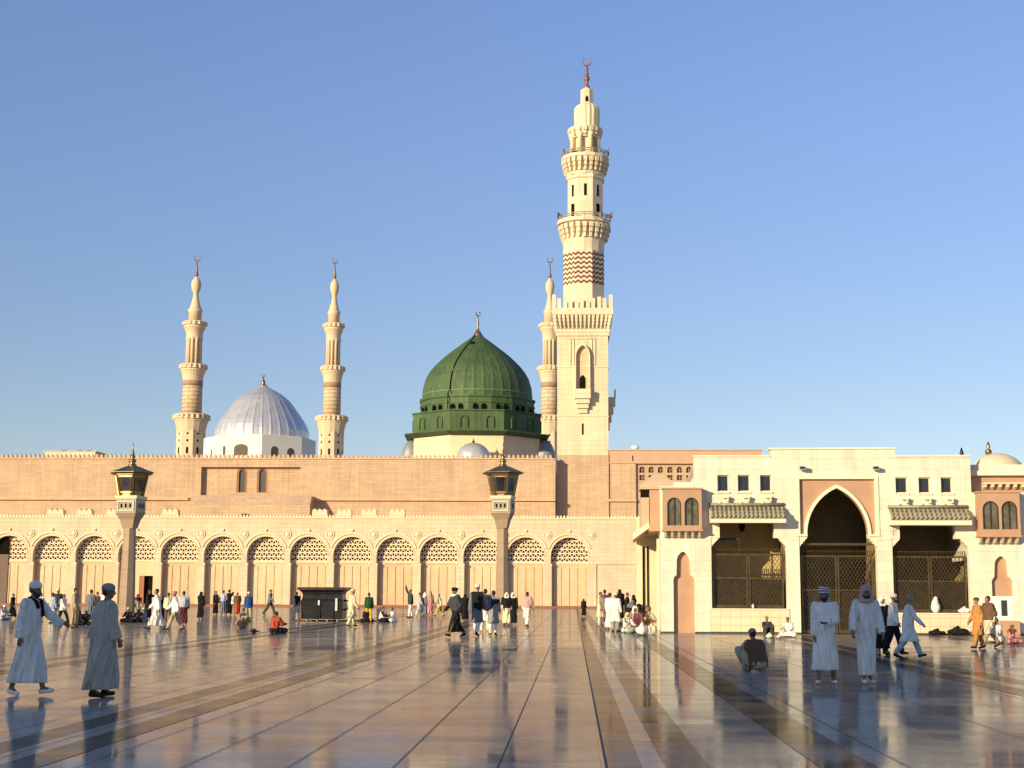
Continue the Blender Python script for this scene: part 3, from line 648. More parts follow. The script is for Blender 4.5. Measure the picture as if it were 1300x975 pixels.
# ------------------------------------------------------------------ ground
g = MB(); g.add([(-1500, -400, -.01), (1500, -400, -.01), (1500, 2500, -.01), (-1500, 2500, -.01)], [(0, 1, 2, 3)])
o = g.build('ground', mat('pale ground', (.36, .29, .22), .8, var=.1, vs=.02)); o['kind'] = 'structure'
def marble(name, c, tint, bw=1.2, bh=.62, jd=.35, rough=.11, ior=1.5, gloss=.72):
    m = mat(name, c, rough, var=.14, vs=.7); t = m.node_tree; L = t.links.new; b = t.nodes['Principled BSDF']
    for l in list(b.inputs['Base Color'].links): t.links.remove(l)
    b.inputs['IOR'].default_value = ior
    tc0 = nn(t, 'ShaderNodeTexCoord'); tc = nn(t, 'ShaderNodeMapping'); tc.inputs['Location'].default_value = (.7, .1, 0); L(tc0.outputs['Object'], tc.inputs[0])
    br = nn(t, 'ShaderNodeTexBrick'); br.offset = 0; br.inputs['Scale'].default_value = 1; br.inputs['Brick Width'].default_value = bw
    br.inputs['Row Height'].default_value = bh; br.inputs['Mortar Size'].default_value = .009; br.inputs['Bias'].default_value = -.1
    br.inputs['Color1'].default_value = (*c, 1); br.inputs['Color2'].default_value = (*tint, 1); br.inputs['Mortar'].default_value = (*[x*jd for x in c], 1)
    L(tc.outputs[0], br.inputs['Vector'])
    n1 = nn(t, 'ShaderNodeTexNoise'); n1.inputs['Scale'].default_value = 2.2; n1.inputs['Detail'].default_value = 8; n1.inputs['Distortion'].default_value = 2.5
    L(tc.outputs[0], n1.inputs['Vector'])
    r1 = nn(t, 'ShaderNodeMapRange'); r1.inputs[1].default_value = .3; r1.inputs[2].default_value = .7; r1.inputs[3].default_value = .82; r1.inputs[4].default_value = 1.14
    L(n1.outputs[0], r1.inputs[0])
    mx = nn(t, 'ShaderNodeMix', data_type='RGBA', blend_type='MULTIPLY'); mx.inputs[0].default_value = 1
    L(br.outputs[0], mx.inputs[6]); L(r1.outputs[0], mx.inputs[7]); L(mx.outputs[2], b.inputs['Base Color'])
    n2 = nn(t, 'ShaderNodeTexNoise'); n2.inputs['Scale'].default_value = .55; n2.inputs['Detail'].default_value = 6
    L(tc.outputs[0], n2.inputs['Vector'])
    r2 = nn(t, 'ShaderNodeMapRange'); r2.inputs[1].default_value = .35; r2.inputs[2].default_value = .7; r2.inputs[3].default_value = rough*.6; r2.inputs[4].default_value = rough*1.7
    L(n2.outputs[0], r2.inputs[0])
    # each slab takes its own polish
    mp = nn(t, 'ShaderNodeMapping'); L(tc.outputs[0], mp.inputs[0])
    b2 = nn(t, 'ShaderNodeTexBrick'); b2.offset = 0
    for k, v in (('Scale', 1), ('Brick Width', bw), ('Row Height', bh), ('Mortar Size', .006)): b2.inputs[k].default_value = v
    b2.inputs['Color1'].default_value = (.87, .87, .87, 1); b2.inputs['Color2'].default_value = (1.15, 1.15, 1.15, 1); b2.inputs['Mortar'].default_value = (1.6, 1.6, 1.6, 1)
    L(mp.outputs[0], b2.inputs['Vector'])
    mm = nn(t, 'ShaderNodeMath', operation='MULTIPLY'); L(r2.outputs[0], mm.inputs[0]); L(b2.outputs[0], mm.inputs[1]); L(mm.outputs[0], b.inputs['Roughness'])
    n3 = nn(t, 'ShaderNodeTexNoise'); n3.inputs['Scale'].default_value = 1.6; n3.inputs['Detail'].default_value = 2; L(tc.outputs[0], n3.inputs['Vector'])
    bn = nn(t, 'ShaderNodeBump'); bn.inputs['Strength'].default_value = .12; bn.inputs['Distance'].default_value = .01
    L(n3.outputs[0], bn.inputs['Height']); L(bn.outputs[0], b.inputs['Normal'])
    b.inputs['Specular IOR Level'].default_value = 0; b.inputs['Roughness'].default_value = .6
    gl_ = nn(t, 'ShaderNodeBsdfGlossy'); L(mm.outputs[0], gl_.inputs['Roughness']); L(bn.outputs[0], gl_.inputs['Normal'])
    fr_ = nn(t, 'ShaderNodeFresnel'); fr_.inputs[0].default_value = ior
    n5 = nn(t, 'ShaderNodeTexNoise'); n5.inputs['Scale'].default_value = .9; n5.inputs['Detail'].default_value = 7; n5.inputs['Roughness'].default_value = .65; L(tc.outputs[0], n5.inputs['Vector'])
    r5 = nn(t, 'ShaderNodeMapRange'); r5.inputs[1].default_value = .3; r5.inputs[2].default_value = .7; r5.inputs[3].default_value = gloss*.82; r5.inputs[4].default_value = gloss*1.15; L(n5.outputs[0], r5.inputs[0])
    m5 = nn(t, 'ShaderNodeMath', operation='MULTIPLY'); L(fr_.outputs[0], m5.inputs[0]); L(r5.outputs[0], m5.inputs[1])
    ms_ = nn(t, 'ShaderNodeMixShader'); L(m5.outputs[0], ms_.inputs[0]); L(b.outputs[0], ms_.inputs[1]); L(gl_.outputs[0], ms_.inputs[2])
    L(ms_.outputs[0], t.nodes['Material Output'].inputs[0])
    return m
MA = marble('polished cream marble', (.46, .41, .345), (.34, .30, .245), .96, .64, .45, .085)
MBn = marble('polished brown granite band', (.11, .085, .065), (.09, .068, .052), 60, 1.2, .7, .11, 1.5, .55)
MG = marble('polished pale marble band', (.42, .37, .30), (.37, .325, .26), 60, 1.2, .7)
pl = MB(); pl.add([(-90, -30, 0), (90, -30, 0), (90, 200, 0), (-90, 200, 0)], [(0, 1, 2, 3)])
o = pl.build('plaza_paving', MA); o['kind'] = 'structure'
def strip(name, x0, x1, m, z=.004, y0=-2, y1=157):
    s = MB(); s.add([(x0, y0, z), (x1, y0, z), (x1, y1, z), (x0, y1, z)], [(0, 1, 2, 3)])
    o = s.build(name, m); o['kind'] = 'structure'
for a, b_, mm_ in ((.31, .64, MBn), (.64, .85, MG), (.85, 1.27, MBn), (-6.05, -5.62, MBn), (-5.62, -5.30, MG), (-5.30, -4.87, MBn), (2.3, 2.85, MBn), (-12.4, -11.9, MBn), (-11.9, -11.5, MG), (-11.5, -11.0, MBn), (7.2, 7.7, MBn), (7.7, 8.0, MG), (8.0, 8.5, MBn), (14, 14.5, MBn), (14.9, 15.4, MBn)):
    strip('paving_band', a, b_, mm_)
JM = mat('dark paving joint', (.04, .032, .025), .6); s = MB()
for k in range(-30, 31):
    x = -.7-.96*k
    if .2 < x < 1.3 or (k % 2 and k < 0): continue
    s.add([(x, -2, .008), (x+.010, -2, .008), (x+.010, 157, .008), (x, 157, .008)], [(0, 1, 2, 3)])
s.add([(.30, -2, .012), (.322, -2, .012), (.322, 157, .012), (.30, 157, .012)], [(0, 1, 2, 3)])
for k in range(40):
    y = 3.2+k*1.93; s.add([(-40, y, .0085), (40, y, .0085), (40, y+.008, .0085), (-40, y+.008, .0085)], [(0, 1, 2, 3)])
o = s.build('paving_joints', JM); o['kind'] = 'structure'
# ------------------------------------------------------------------ arcade wall
YA = 116.0*KD; uA = YA/F
YA = G(650, 771.8).y
def za(py): return Z(650, py, YA)
a_cx = [X(px, YA) for px in (11, 723)]; step = (a_cx[1]-a_cx[0])/13
zs_, zt_ = za(706), za(658.8)
T = thing('arcade_building', 'long low peach arcade of blind arches with pierced stone screens, behind the crowd', 'building', (X(400, YA), YA, 0))
ow = 24.2*uA; xR = X(757, YA); xE = X(840, YA); xL = a_cx[0]-4*step-step/2
DEP = .68
wl_ = MB(); pz = za(716)
for k in range(-4, 14):
    cx = a_cx[0]+k*step; l = cx-step/2; r_ = cx+step/2
    if k == 13: r_ = xR
    pts = [(l, 0), (cx-ow+.1, 0), (cx-ow+.1, pz-.05), (cx-ow, pz-.05)]+arch(cx, ow, zs_, ow*1.0, 22)+[(cx+ow, pz-.05), (cx+ow-.1, pz-.05), (cx+ow-.1, 0), (r_, 0), (r_, zt_), (l, zt_)]
    wl_.prism(pts, YA, YA+.55)
    wl_.prism([(l, 0), (cx-ow+.1, 0), (cx-ow+.1, pz-.05), (cx-ow, pz-.05)]+arch(cx, ow, zs_, ow*1.0, 22)+[(cx+ow, pz-.05), (cx+ow-.1, pz-.05), (cx+ow-.1, 0), (r_, 0), (r_, zt_-.05), (l, zt_-.05)], YA+.55, YA+DEP)
wl_.box(xR, xE, YA, YA+1, pz, zt_); wl_.box(xR, xE, YA+.12, YA+1.2, 0, pz)
wl_.box(xL, xE, YA+DEP+.6, YA+16, 0, zt_-.6)
wl_.build('wall', PEACH, T)
cp = MB(); cp.box(xL, xE, YA-.10, YA+.5, zt_, zt_+.08); cp.box(xL, xE, YA-.06, YA+.3, zt_-.42, zt_-.36); cp.build('cornice', CREAM, T)
bt = MB(); x = xL; zb_ = zt_+.08; mp_ = 4.35*uA
pp = [(x, zb_+.03)]
while x < xE:
    pp += [(x, zb_+.2), (x+mp_*.31, zb_+.32), (x+mp_*.62, zb_+.2), (x+mp_*.62, zb_+.03), (x+mp_, zb_+.03)]; x += mp_
bt.prism(pp+[(x, zb_+.001), (xL, zb_+.001)], YA-.02, YA+.2)
bt.build('battlement', CREAM, T)
pb = MB(); x = xL
for k in range(-4, 14):
    cx = a_cx[0]+k*step
pb.box(xL, xR, YA-.12, YA+.02, 0, .22); pb.box(xR, xE, YA+.01, YA+.13, 0, .22); pb.box(xL, xR, YA+DEP-.12, YA+DEP+.05, .001, .2)
pb.build('plinth', BAND, T)
# shared pieces of one bay, centred on x=0
def bay_lattice():
    m_ = MB(); zt = za(713); w = ow+.05
    def halfw(z):
        if z <= zs_: return w
        return math.sqrt(max(0, w*w-(z-zs_)**2))
    top = zs_+w; y = YA+DEP+.02; s = .52; t = .13
    z = zt
    i = 0
    h = s*.866
    while z < top:
        hw = halfw(z)
        if hw > .1: m_.box(-hw, hw, y, y+.1, z-t/2, z+t/2)
        z += h; i += 1
    # diagonals: lines through zt with slope +-60deg, clipped to the arch
    for sg in (1, -1):
        k = -12
        while k < 13:
            x0 = k*s; pts = []
            for q in range(0, 61):
                zz = zt+(top-zt)*q/60; xx = x0+sg*(zz-zt)/1.732
                if abs(xx) <= halfw(zz): pts.append((xx, zz))
            if len(pts) > 2:
                a, b_ = pts[0], pts[-1]; m_.bar((a[0], y+.05+sg*.003, a[1]), (b_[0], y+.05+sg*.003, b_[1]), .09, t*.85, up=(0, 1, 0))
            k += 1
    m_.box(-w, w, y-.02, y+.14, zt-.12, zt)
    return m_
def off_copy(name, me, parent, mt, x):
    o = bpy.data.objects.new(name, me); COL.objects.link(o); o.parent = parent; ORG[o.name] = ORG[parent.name]
    o.location = (x-ORG[parent.name].x, 0, 0); return o
base_off = Vector((0, YA, 0))
lat = bay_lattice().mesh('lattice', CREAM, base_off)
pm = MB(); zt = za(713); wdt = ow+.15
pm.box(-wdt, wdt, YA+DEP+.05, YA+DEP+.3, 0, zt-.1)
for i in range(4):
    x = -ow+.35+i*(2*ow-.5)/4; x2 = x+(2*ow-.5)/4-.12; pm.box(x, x2, YA+DEP-.02, YA+DEP+.05, .25, zt-.55)
pm.box(-wdt, wdt, YA+DEP-.03, YA+DEP+.05, zt-.32, zt-.12)
panel = pm.mesh('panel', PEACHP, base_off)
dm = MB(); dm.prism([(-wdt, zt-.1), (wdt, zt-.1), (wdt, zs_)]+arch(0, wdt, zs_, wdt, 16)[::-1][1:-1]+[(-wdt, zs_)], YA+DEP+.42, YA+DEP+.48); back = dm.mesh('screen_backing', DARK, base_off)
am = MB()
for r1, r2, y in ((ow+.30, ow+.44, .1), (ow+.0, ow+.10, .05)):
    aa = arch(0, r2, zs_, r2, 26); bb = arch(0, r1, zs_, r1, 26)
    if r2 > step/2: 
        aa = [(max(-step/2, min(step/2, x)), z) if abs(x) > step/2 else (x, z) for x, z in aa]; bb = [(max(-step/2, min(step/2, x)), z) for x, z in bb]
        k1 = [p for p in aa if abs(p[0]) < step/2-.002]; k2 = [p for p in bb if p[1] >= k1[0][1]-.15]
        am.prism(k1+k2[::-1], YA-y, YA)
    else: am.prism(aa+bb[::-1], YA-y, YA)
am.box(-ow-.02, -ow+.14, YA-.05, YA+DEP*.6, pz-.18, pz); am.box(ow-.14, ow+.02, YA-.05, YA+DEP*.6, pz-.18, pz)
am.box(-.12, .12, YA-.14, YA, zs_+ow+.55, zs_+ow+.8)
archm = am.mesh('arch', CREAM, base_off)
rm = MB(); rc = za(679); n = 20
pts = [(.40*math.cos(2*math.pi*i/n)+step/2, YA-.03, rc+.40*math.sin(2*math.pi*i/n)) for i in range(n)]
rm.tube(pts, .07, 6, closed=True); rm.lathe([(.001, 0), (.3, 0), (.3, .1), (.001, .1)], 0, 0, 20)
for i in range(len(rm.v)-80, len(rm.v)): v = rm.v[i]; rm.v[i] = Vector((v.x+step/2, YA+.02-v.z*.5, rc+v.y))
rond = rm.mesh('roundel', CREAM, base_off)
for k in range(-4, 14):
    cx = a_cx[0]+k*step
    off_copy('arch_moulding', archm, T, None, cx)
    off_copy('lattice_screen', lat, T, None, cx); off_copy('screen_backing', back, T, None, cx)
    if k != 3:
        dp = off_copy('door_panel', panel, T, None, cx); rv = random.Random(k+50).uniform(-.05, .05)
        dp.material_slots[0].link = 'OBJECT'; dp.material_slots[0].material = mat('peach panel %d' % (k % 5), (.69+rv, .49+rv, .29+rv*.8), .75, var=.09, vs=.8+.1*(k % 5), streak=.14)
    off_copy('roundel', rond, T, None, cx)
cx3 = a_cx[0]+3*step; d0, d1 = X(176, YA), X(193, YA); dz = za(733)
dd = MB(); wall(dd, cx3-wdt, cx3+wdt, 0, zt-.1, YA+DEP+.05, YA+DEP+.3, [(d0, d1, 0, dz)]); dd.build('wall_panel', PEACHP, T)
dd = MB(); dd.box(d0-.1, d1+.1, YA+DEP+.5, YA+DEP+.56, 0, dz+.1); dd.build('doorway', DARK, T)
dd = MB(); dd.box(d0, d0+.5, YA+DEP+.1, YA+DEP+.16, 0, dz); dd.build('door', mat('orange wood', (.32, .11, .03), .5), T)
dx = X(8.5, YA)
dd = MB(); dd.box(dx-1.7, dx, YA+.55, YA+.75, za(760)*.0+.0, za(706)); dd.build('door', mat('brown door wood', (.12, .065, .035), .5), T)
dd = MB(); dd.box(dx-1.7, dx, YA+.52, YA+.75, za(706), za(684)); dd.build('door_head', DARK, T)
# roof vents on the arcade roof
pxs = [(57, 78), (95, 114), (133, 151), (204, 224), (395, 414), (427, 445), (458, 477), (494, 513)]
YV = YA+3
for i, (a, b_) in enumerate(pxs):
    x0, x1 = X(a, YV), X(b_, YV); z0, z1 = zt_-.7, Z(a, 646.5, YV); w = x1-x0
    lab = ['first', 'second', 'third', 'fourth', 'fifth', 'sixth', 'seventh', 'rightmost'][i]
    t = thing('roof_turret', f'small cream notched block on the arcade roof, {lab} from the left', 'roof turret', ((x0+x1)/2, YV, zt_-.6), group='notched blocks on the arcade roof')
    mb = MB(); mb.box(x0, x1, YV, YV+1, z0, z1-.3); mb.build('block', CREAM, t)
    mb = MB()
    for q in range(3):
        xx = x0+w*(q+.5)/3; mb.prism([(xx-w*.15, z1-.3), (xx+w*.15, z1-.3), (xx+w*.15, z1-.1), (xx, z1+.08), (xx-w*.15, z1-.1)], YV, YV+1)
    mb.build('cresting', CREAM, t)
# ------------------------------------------------------------------ upper hall
YH = 127.0*KD; uH = YH/F
def zh(py, px=400): return Z(px, py, YH)
xl, xr = X(-120, YH), X(705, YH); zt = zh(583)
T = thing('prayer_hall', 'high pink coursed-stone hall wall with battlements above the arcade', 'building', (X(400, YH), YH, 0))
RX0, RX1, RZ0, RZ1 = X(252, YH), X(379, YH), zh(629), zh(593)
mb = MB(); wall(mb, xl, xr, 3, zt, YH, YH+.62, [(RX0, RX1, RZ0, RZ1)])
mb.box(xl, xr, YH+1.9, YH+22, 3, zt-.8); mb.box(xl, xr, YH+.3, YH+1, zt-.01, zt); 
mb.build('wall', PINK, T)
mb = MB(); wpx = [(296.3, 309.7), (322.3, 335.7)]; ops = []
for a, b_ in wpx: w = X(b_, YH)-X(a, YH); ops.append((X(a, YH), X(b_, YH), zh(625), arch((X(a, YH)+X(b_, YH))/2, w/2, zh(600), w/2, 10)))
wall(mb, RX0-.1, RX1+.1, RZ0-1, RZ1+.2, YH+.62, YH+1.1, ops); mb.build('recessed_wall', PINK, T)
for xa, xb, zb, ar in ops:
    cx = (xa+xb)/2; w = (xb-xa)/2
    mb = MB(); A = arch(cx, w, zh(600), w, 10); B = arch(cx, w*.62, zh(600), w*.62, 10)
    mb.prism([(xa, zb)]+A+[(xb, zb), (cx+w*.62, zb)]+B[::-1]+[(cx-w*.62, zb)], YH+.66, YH+.78); wn_ = mb.build('window', mat('brown window frame', (.27, .13, .045), .5), T)
    mb = MB(); mb.prism([(xa, zb)]+A+[(xb, zb)], YH+.84, YH+.9); mb.build('pane', mat('grey-brown pane', (.10, .085, .06), .3), wn_)
mb = MB()
for a, b_ in ((-120, 237), (395, 705)):
    mb.box(X(a, YH), X(b_, YH), YH-.35, YH, zh(635.5), zh(632))
mb.box(xl, xr, YH-.12, YH+.5, zt, zt+.12); mb.build('string_course', CREAM if 0 else mat('pale pink trim', (.58, .37, .22), .75), T)
mb = MB(); x = xl; mp_ = 5.9*uH; zb = zt+.12
pp = [(x, zb+.04)]
while x < xr-.3:
    pp += [(x, zb+.28), (x+mp_*.26, zb+.46), (x+mp_*.52, zb+.28), (x+mp_*.52, zb+.04), (x+mp_, zb+.04)]; x += mp_
mb.prism(pp+[(x, zb+.001), (xl, zb+.001)], YH-.08, YH+.35)
mb.build('battlement', mat('pale pink trim', (.58, .37, .22), .75), T)
mb = MB(); YM = YH-2.6; xm0, xm1 = X(238, YM), X(392, YM)
mb.prismx([(YM, 3), (YM, Z(300, 641, YM)), (YM+1.0, Z(300, 629, YM)), (YH+.0, Z(300, 628.5, YM)), (YH, 3)], xm0, xm1); mb.build('projecting_block', PINK, T)
mb = MB(); cx = X(310, YM); mb.prism([(cx-.8, 9)]+arch(cx, .8, Z(310, 657, YM), .45, 10)+[(cx+.8, 9)], YM-.05, YM+.1); mb.build('low_window', BRONZED, T)
Y9 = YH+18; x0, x1 = X(57, Y9, 575), X(121, Y9, 575); t = thing('roof_structure', 'low pale flat-topped roof structure just showing above the hall battlements at far left', 'roof structure', ((x0+x1)/2, Y9, zt-.8))
mb = MB(); mb.box(x0, x1, Y9, Y9+4, zt-.8, Z(90, 573.5, Y9)); mb.build('wall', CREAM, t)
mb = MB(); mb.box(x0-.2, x1+.2, Y9-.2, Y9+4.2, Z(90, 573.5, Y9), Z(90, 572.6, Y9)); mb.build('roof_slab', CREAM, t)
mb = MB()
for q in (.3, .62, .8): mb.box(x0+(x1-x0)*q, x0+(x1-x0)*(q+.08), Y9+.5, Y9+1.2, Z(90, 572.6, Y9), Z(90, 571, Y9))
mb.build('roof_boxes', METALD, t)
# ------------------------------------------------------------------ wall right of the great minaret
YR = YH+1.75
def zr(py): return Z(850, py, YR)
T = thing('east_wing', 'pink stone wing with two rows of small arched windows, right of the tall minaret', 'building', (X(850, YR), YR, 0))
xa, xb = X(770, YR), X(970, YR); x8 = X(808, YR); ops = []; mb = MB(); top = zr(572)
cs = [816, 827.8, 839.7, 851.8, 864, 876]
strips = []
for c in cs: strips.append((X(c-3.4, YR), X(c+3.4, YR)))
w = (strips[0][1]-strips[0][0])/2
zt1, zb1, zt2, zb2 = zr(592.5), zr(600), zr(603), zr(609.5)
ops1 = [(a, b_, zb1, arch((a+b_)/2, w, zr(595.5), zr(592.3)-zr(595.5), 8)) for a, b_ in strips]
ops2 = [(a, b_, zb2, zt2) for a, b_ in strips]
zm = (zb1+zt2)/2
wall(mb, x8, xb, zm, zr(588), YR+.3, YR+.8, ops1); wall(mb, x8, xb, 3, zm, YR+.3, YR+.8, ops2)
mb.box(xa, x8, YR, YR+.8, 3, zr(588)); mb.box(xa, xb, YR+1.3, YR+18, 3, zr(575)); mb.build('wall', PINK, T)
mb = MB(); mb.box(xa, xb, YR-.05, YR+.9, zr(588), top); mb.build('parapet', mat('pink parapet stone', (.54, .33, .21), .8, var=.06, vs=.6), T)
mb = MB(); mb.box(xa, xb, YR-.18, YR+.5, top, top+.13); mb.box(xa, x8, YR-.3, YR, zr(637), zr(634)); mb.box(xa, xb, YR-.14, YR-.05, zr(588.6), zr(587.6)); mb.build('string_course', mat('pale pink trim', (.58, .37, .22), .75), T)
mb = MB(); 
for a in (773, 804): mb.box(X(a-.6, YR), X(a+.8, YR), YR-.07, YR+.1, zr(585.5), zr(578.5))
mb.build('slot', DARK, T)
for row in (ops1, ops2):
    for a, b_, zb, tp in row:
        mb = MB(); zt__ = tp if isinstance(tp, float) else max(p[1] for p in tp)
        mb.box(a, b_, YR+.7, YR+.75, zb, zt__); wv = mb.build('window', mat('rust screen', (.20, .085, .045), .6), T)
        mb = MB(); c = (a+b_)/2; mb.box(c-.03, c+.03, YR+.5, YR+.56, zb, zt__-.05); mb.box(a, b_, YR+.505, YR+.555, (zb+zt__)/2-.03, (zb+zt__)/2+.03); mb.build('mullion', ROSE, wv)
# ------------------------------------------------------------------ great minaret
YT = YH+1.6; uT = YT/F; xc = X(739.5, YT+3, 500); 
def zt_f(py): return Z(740, py, YT+2)
def hw(p): return p*(YT+3)/F
T = thing('minaret', 'tall cream minaret with square base, balconies and crescent finial, tallest tower in view', 'minaret', (xc, YT+3.1, 0))
h1 = hw(32); cy = YT+h1
mb = MB(); mb.box(xc-h1, xc+h1, YT, YT+2*h1, zt_f(579.5), zt_f(430)); 
nz0, nz1 = zt_f(531), zt_f(432)
mb.build('shaft', MIN, T)
mb = MB(); mb.box(xc-h1-.03, xc+h1+.03, YT-.03, YT+2*h1, 3, zt_f(579.5)); mb.build('tower_base', PINK, T)
mb = MB(); 
for py in (469, 531): mb.box(xc-h1-.08, xc+h1+.08, YT-.08, YT+2*h1+.08, zt_f(py+.6), zt_f(py-.6))
# niche frame lines
for dx_ in (-15.5, -11.5, 11.5, 15.5): mb.box(xc+hw(dx_)-.06, xc+hw(dx_)+.06, YT-.12, YT, zt_f(467), zt_f(433))
mb.box(xc-hw(15.5), xc+hw(15.5), YT-.12, YT, zt_f(434), zt_f(433))
w1, w2 = hw(9.5), hw(8.3)
A = arch(xc, w1, zt_f(456), zt_f(440)-zt_f(456), 14); B = arch(xc, w2, zt_f(456), zt_f(442.5)-zt_f(456), 14)
mb.prism([(xc-w1, zt_f(500))]+A+[(xc+w1, zt_f(500)), (xc+w2, zt_f(500))]+B[::-1]+[(xc-w2, zt_f(500))], YT-.55, YT)
mb.build('shaft_mouldings', MINP, T)
mb = MB(); mb.prism([(xc-w2, zt_f(500)), (xc+w2, zt_f(500))]+B[::-1], YT-.02, YT+.05); mb.build('niche', mat('niche stone', (.62, .46, .27), .75), T)
mb = MB(); mb.prism([(xc-hw(3.6), zt_f(497)), (xc+hw(3.6), zt_f(497))]+arch(xc, hw(3.6), zt_f(485), hw(6), 10)[::-1], YT-.06, YT-.02); mb.build('window', DARK, T)
mb = MB(); mb.box(xc-hw(1.1), xc+hw(1.1), YT-.03, YT+.05, zt_f(554), zt_f(540)); mb.build('slit', DARK, T)
def corbelled(mb, x, y, dirx, diry, wpx, zt, zb, pr):
    """little corbelled balcony facing (dirx,diry)"""
    w = hw(wpx)
    for q in range(4):
        z0 = zb+(zt-zb)*q/4; z1 = zb+(zt-zb)*(q+1)/4; p = pr*(q+1)/4; ww = w*(.45+.55*(q+1)/4)
        if diry: mb.box(x-ww, x+ww, y-p, y+.05, z0, z1)
        else: mb.box(x-.05, x+p, y-ww, y+ww, z0, z1)
mb = MB(); corbelled(mb, xc, YT, 0, -1, 10, zt_f(504), zt_f(527), 1.1); mb.box(xc-hw(10), xc+hw(10), YT-1.15, YT-1.0, zt_f(504), zt_f(498))
for s_ in (-1, 1): mb.box(xc+s_*hw(9.2)-.07, xc+s_*hw(9.2)+.07, YT-1.0, YT, zt_f(504), zt_f(498))
mb.build('front_balcony', MINP, T); mb = MB(); corbelled(mb, xc+h1, YT+h1, 1, 0, 10, zt_f(504), zt_f(545), .9); mb.box(xc+h1+.8, xc+h1+.95, cy-1, cy+1, zt_f(504), zt_f(494))
mb.build('side_balcony', MINP, T)
# square balcony
mb = MB(); n = 7
for q in range(n):
    z0 = zt_f(430-q*(430-400)/n); z1 = zt_f(430-(q+1)*(430-400)/n); e = h1+.05+(hw(38)-h1)*((q+1)/n)**.8
    if q in (2, 3, 4, 5):      # muqarnas teeth
        m_ = 14
        for i in range(m_):
            wq = .36+.09*(q-2); a = -e+2*e*(i+.5-wq/2)/m_; b2 = a+e*2/m_*wq
            mb.box(xc+a, xc+b2, cy-e, cy-e+.5, z0, z1)
            mb.box(xc+e-.5, xc+e, cy+a, cy+b2, z0, z1); mb.box(xc-e, xc-e+.5, cy+a, cy+b2, z0, z1)
        e -= .42
    mb.box(xc-e, xc+e, cy-e, cy+e, z0, z1)
e = hw(38.5); mb.box(xc-e, xc+e, cy-e, cy+e, zt_f(400), zt_f(396))
mb.build('muqarnas_cornice', MINP, T)
mb = MB(); zz0, zz1 = zt_f(396), zt_f(382)
for i in range(6):
    a = -e+i*(2*e-.5)/5
    for (x0, y0) in ((xc+a, cy-e), (xc+a, cy+e-.45))+(((xc-e, cy+a), (xc+e-.45, cy+a)) if 0 < i < 5 else ()): mb.box(x0, x0+.45, y0, y0+.45, zz0, zz1+(.25 if i in (0, 5) else 0))
for i in range(5):
    a = -e+.45+i*(2*e-.5)/5; b2 = a+(2*e-.5)/5-.45-.28; a += .14
    for yy in (cy-e+.12, cy+e-.3): mb.box(xc+a, xc+b2, yy, yy+.2, zz0, zz1-.15)
    for xx in (xc-e+.12, xc+e-.3): mb.box(xx, xx+.2, cy+a, cy+b2, zz0, zz1-.15)
mb.build('balustrade', MINP, T)
xo = X(741, YT+3, 350); a8 = R(22.5)
def P8(mt, name, prof, n=8, xx=None, sm=False, a0=None, rm=None):
    m_ = MB(); m_.lathe([(max(.01, hw(w)*(1/math.cos(math.pi/n) if n < 12 else 1)), zt_f(py)) for py, w in prof], xx if xx else xo, cy, n, a8 if a0 is None else a0, sm, rm); return m_.build(name, mt, T)
P8(MINP, 'octagon', [(396, 26), (320, 26)])
# zigzag bands
m_ = MB(); rad = hw(26.25)/math.cos(math.pi/8); K = 6
for band in range(7):
    zb = zt_f(363-band*5.9); th = (zt_f(0)-zt_f(2.6)); am_ = (zt_f(0)-zt_f(2.7))
    for k in range(8):
        a0_, a1_ = a8+k*math.pi/4, a8+(k+1)*math.pi/4
        p0 = Vector((xo+rad*math.cos(a0_), cy+rad*math.sin(a0_), 0)); p1 = Vector((xo+rad*math.cos(a1_), cy+rad*math.sin(a1_), 0))
        vs = []; 
        for j in range(K+1):
            p = p0.lerp(p1, j/K); z = zb+(am_ if j % 2 else 0); vs += [(p.x, p.y, z), (p.x, p.y, z+th)]
        m_.add(vs, [(2*j, 2*j+2, 2*j+3, 2*j+1) for j in range(K)])
m_.build('zigzag_bands', MINR, T)
def teeth(px_top, px_bot, w_top, w_bot, name, rows=3, n=16, xx=None):
    m_ = MB(); xx = xx or xo
    for q in range(rows):
        z0 = zt_f(px_bot+(px_top-px_bot)*q/rows); z1 = zt_f(px_bot+(px_top-px_bot)*(q+1)/rows); w = hw(w_bot+(w_top-w_bot)*(q+1)/rows)
        for k in range(n):
            a = 2*math.pi*k/n; c, s_ = math.cos(a), math.sin(a); ww = math.pi*w/n*(.34+.13*q)
            pts = []
            for (rr, tt) in ((w-1.1, -ww), (w, -ww), (w, ww), (w-1.1, ww)):
                pts.append((xx+rr*c-tt*s_, cy+rr*s_+tt*c))
            m_.add([(x_, y_, z0) for x_, y_ in pts]+[(x_, y_, z1) for x_, y_ in pts], [(3, 2, 1, 0), (4, 5, 6, 7), (0, 1, 5, 4), (1, 2, 6, 5), (2, 3, 7, 6), (3, 0, 4, 7)])
    return m_.build(name, MINP, T)
P8(MINP, 'balcony', [(321, 26.5), (312, 26.5), (304, 28), (303.5, 26), (286, 28), (285, 31), (284, 34.5), (279.5, 34.5)], 16, a0=0)
teeth(286, 304, 34, 29, 'muqarnas_ring', 3, 24, X(742, YT+3, 290))
xo = X(743, YT+3, 250)
P8(MINP, 'upper_shaft', [(280, 22.8), (223, 22.8)]); P8(MINP, 'ring_moulding', [(228, 24.5), (225, 24.5)], 8)
P8(MINP, 'balcony', [(223, 24.5), (219.5, 26), (219, 23.5), (204, 25), (203, 28), (202, 31), (198, 31)], 16, a0=0)
teeth(203, 219, 31, 26.5, 'muqarnas_ring', 3, 24)
m_ = MB()
